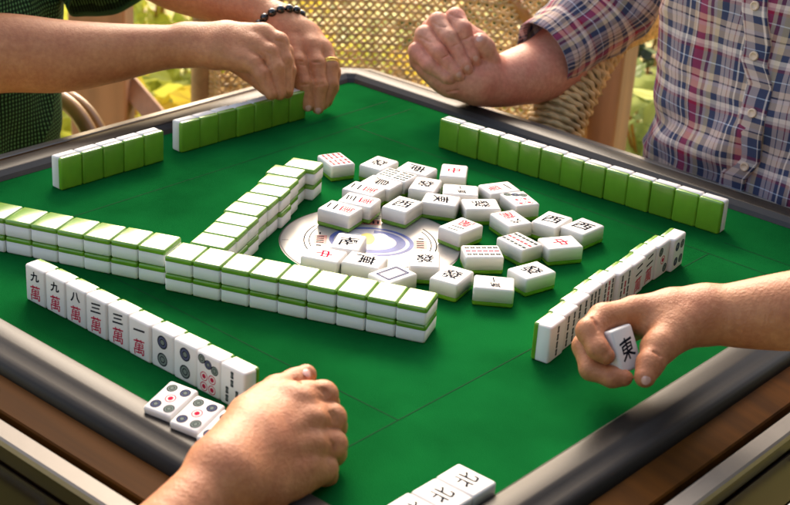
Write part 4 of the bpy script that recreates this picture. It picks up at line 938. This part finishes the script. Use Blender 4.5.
# bent cane chair of the player in green
cc_ = empty('cane_chair', (-800, 40, GZ)); tag(cc_, 'honey coloured bent cane chair under the player in green', 'chair')
def loop(pts, r): 
    P = np.array(pts, float); D = []
    for i in range(len(P)-1):
        p0, p1_, p2_, p3_ = P[max(i-1, 0)], P[i], P[i+1], P[min(i+2, len(P)-1)]
        for t in np.linspace(0, 1, 10, endpoint=False): D.append(.5*((2*p1_)+(-p0+p2_)*t+(2*p0-5*p1_+4*p2_-p3_)*t*t+(-p0+3*p1_-3*p2_+p3_)*t**3))
    D.append(P[-1]); m = MB(); m.tube(D, r, 12); return m
for du, dd in ((0, 0), (11, 60)):
    pts = [at(20+du, 92, 2330+dd), at(45+du, 93, 2300+dd), at(64+du, 101, 2280+dd), at(80+du, 117, 2270+dd), at(92+du, 140, 2262+dd), at(100+du, 175, 2255+dd)]
    part(link('arm_loop', loop(pts, 13 if du == 0 else 12).mesh('arm_loop', True), M['cane']), cc_)
b = MB(); b.box((-1010, -180, -330), (-640, 260, -295)); part(link('seat', bevel_mesh(b.mesh('seat'), 12), M['cane']), cc_)
b = loop([(-1000, -190, -310), (-1040, -180, 0), (-1055, 40, 120), (-1040, 250, 0), (-1000, 260, -310)], 15); part(b.build('back_frame', M['cane'], smooth=True), cc_)
for x in (-980, -660):
    for y in (-150, 235): l = MB(); l.tube([(x, y, -320), (x*1.01, y, GZ)], [17, 15], 10); part(l.build('leg', M['cane'], smooth=True), cc_)
# wooden posts of the shelter
def post(u, v, d, w, dep, yaw, label, top=1500):
    p = at(u, v, d); o = empty('wooden_post', (p[0], p[1], GZ), yaw); tag(o, label, 'post')
    b = MB(); b.box((-w/2, -dep/2, 0), (w/2, dep/2, top)); link('shaft', bevel_mesh(b.mesh('shaft'), 5, 2), M['post'], o)
    b = MB(); b.box((-w/2-12, -dep/2-12, 0), (w/2+12, dep/2+12, 90)); link('base_block', bevel_mesh(b.mesh('base_block'), 6, 2), M['post'], o); return o
post(607, 120, 2720, 62, 74, rad(12), 'upright wooden post beside the player in plaid, one face lit')
post(103, 100, 3000, 112, 84, rad(38), 'broad wooden post behind the player in green')
a, b_ = at(118, 72, 3030), at(166, 128, 2960)
bt = MB(); d = b_-a; d /= np.linalg.norm(d); x = np.cross(d, CF); x /= np.linalg.norm(x); y = np.cross(d, x)
A0, B0 = a-d*60, b_+d*900
bt.add([A0+x*20-y*26, A0-x*20-y*26, A0-x*20+y*26, A0+x*20+y*26, B0+x*20-y*26, B0-x*20-y*26, B0-x*20+y*26, B0+x*20+y*26], [(0,1,2,3),(7,6,5,4),(0,4,5,1),(1,5,6,2),(2,6,7,3),(3,7,4,0)])
tag(link('wooden_brace', bevel_mesh(bt.mesh('wooden_brace'), 3), M['post']), 'slanting wooden brace leaning from the broad post', 'brace')
# plants
def leafmat(n, c, c2): 
    m = mat(n, c, 0.5, col2=c2, scale=9, spec=.4); nt = m.node_tree; b = nt.nodes['Principled BSDF']; out = nt.nodes['Material Output']
    t = nt.nodes.new('ShaderNodeBsdfTranslucent'); t.inputs[0].default_value = (min(1, c[0]*1.2), min(1, c[1]*1.2), c[2], 1); mx = nt.nodes.new('ShaderNodeMixShader'); mx.inputs[0].default_value = .42
    nt.links.new(b.outputs[0], mx.inputs[1]); nt.links.new(t.outputs[0], mx.inputs[2]); nt.links.new(mx.outputs[0], out.inputs[0])
    return m
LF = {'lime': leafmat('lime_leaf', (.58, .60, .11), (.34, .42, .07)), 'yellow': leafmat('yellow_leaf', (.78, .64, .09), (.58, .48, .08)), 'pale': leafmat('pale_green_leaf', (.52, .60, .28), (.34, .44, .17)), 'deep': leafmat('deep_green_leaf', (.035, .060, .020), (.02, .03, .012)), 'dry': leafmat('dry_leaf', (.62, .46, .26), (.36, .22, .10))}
def leaves(mb, P, size, asp, n, spread, up=.3):
    for _ in range(n):
        c = P+rng.normal(size=3)*np.array(spread); d = rng.normal(size=3); d[2] = d[2]*.6+up; d /= np.linalg.norm(d); s = np.cross(d, rng.normal(size=3)); s /= np.linalg.norm(s); nn_ = np.cross(d, s)
        L = size*rng.uniform(.6, 1.3); w = L*asp
        mb.add([c, c+d*L*.35+s*w*.5-nn_*L*.04, c+d*L*.75+s*w*.35-nn_*L*.08, c+d*L-nn_*L*.16, c+d*L*.75-s*w*.35-nn_*L*.08, c+d*L*.35-s*w*.5-nn_*L*.04], [(0, 1, 2, 3), (0, 3, 4, 5)])
def plant(u, v, d, h, spread, n, size, asp, m, label, name='leafy_plant', zoff=0):
    p = at(u, v, d); o = empty(name, (p[0], p[1], GZ)); tag(o, label, 'plant', 'plants of the garden behind')
    st = MB()
    for k in range(7):
        a_ = rng.uniform(0, 6.28); e = np.array([math.cos(a_), math.sin(a_), 0])*spread*.8
        st.tube([(0, 0, 0), tuple(e*.3+np.array([0, 0, h*.5])), tuple(e+np.array([0, 0, h*.95]))], [6, 4.5, 2], 6)
    st.build('stem', M['cane'], o)
    f = MB(); leaves(f, np.array([0, 0, h*.62]), size, asp, n, (spread*.55, spread*.55, h*.22)); f.build('foliage', LF[m], o)
    return o
plant(572, 118, 2900, 560, 130, 60, 120, .28, 'pale', 'plant with long pale blade leaves between chair arm and post')
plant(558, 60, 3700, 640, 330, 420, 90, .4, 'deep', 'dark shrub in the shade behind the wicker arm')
plant(655, 120, 3300, 520, 210, 330, 80, .5, 'pale', 'pale green bush seen between the post and the plaid shirt')
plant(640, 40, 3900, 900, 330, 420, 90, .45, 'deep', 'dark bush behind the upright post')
plant(146, 10, 4300, 620, 330, 480, 85, .6, 'lime', 'bright lime bush above the bare forearm')
plant(190, 95, 4100, 260, 330, 300, 75, .6, 'lime', 'low lime plants seen below the forearm')
plant(155, 120, 3500, 280, 120, 120, 70, .6, 'yellow', 'yellow leaved plant behind the slanting brace')
plant(60, 120, 3600, 330, 200, 200, 75, .6, 'lime', 'low plants between cane chair and broad post')
for k, (u, v) in enumerate([(300, 20), (375, 25), (400, 22), (430, 12), (450, 95), (500, 20), (250, 30), (350, 60), (410, 60), (480, 8)]):
    plant(u, v, 3500+rng.uniform(-150, 500), 330, 90, 80, 75, .6, ['yellow', 'lime', 'dry', 'pale'][k % 4], ['yellow leaved', 'lime green', 'dry brown', 'pale green'][k % 4]+' plant glimpsed through the woven chair back')
# fallen leaves and grass tufts over the ground
lt = MB()
for _ in range(5200):
    d = rng.uniform(2600, 6500); u = rng.uniform(-120, 900); p = at(u, rng.uniform(-120, 160), d); c = np.array([p[0], p[1], GZ+rng.uniform(2, 18)])
    a_ = rng.uniform(0, 6.28); s = rng.uniform(18, 46); e = np.array([math.cos(a_), math.sin(a_), rng.uniform(-.3, .3)]); n_ = np.array([-e[1], e[0], rng.uniform(-.3, .3)])
    lt.add([c-e*s, c+n_*s*.55, c+e*s, c-n_*s*.55], [(0, 1, 2, 3)], int(rng.integers(0, 4)))
o = link('fallen_leaves', lt.mesh('fallen_leaves'), [LF['yellow'], LF['lime'], LF['dry'], LF['pale']]); tag(o, 'yellow and pale fallen leaves strewn over the garden ground', 'fallen leaves', kind='stuff')

# unseen leafy screen, added on the right to cut the sky light
hd = empty('sky_blocker', (1750, 100, GZ)); tag(hd, 'unseen dark leafy screen added to block sky light from the right', 'sky_blocker')
K, n = 40, 26; V = []; F = []
for i in range(K):
    for j in range(n):
        t = 2*math.pi*j/n; y = -2300+4600*i/(K-1); V.append((330*math.copysign(abs(math.cos(t))**.5, math.cos(t)), y, 1400+1400*math.copysign(abs(math.sin(t))**.4, math.sin(t))))
V = np.array(V); V += vnoise(V, 240., 5)[:, None]*np.array([70, 0, 60])
F = [(i*n+j, i*n+(j+1) % n, (i+1)*n+(j+1) % n, (i+1)*n+j) for i in range(K-1) for j in range(n)]+[tuple(range(n)), tuple((K-1)*n+j for j in range(n))]
child(link('sky_blocker_core', mesh('sky_blocker_core', V, F), LF['deep']), hd)
hf = MB()
for _ in range(5000):
    k = rng.integers(0, len(V)); leaves(hf, V[k], 80, .5, 1, (40, 60, 50))
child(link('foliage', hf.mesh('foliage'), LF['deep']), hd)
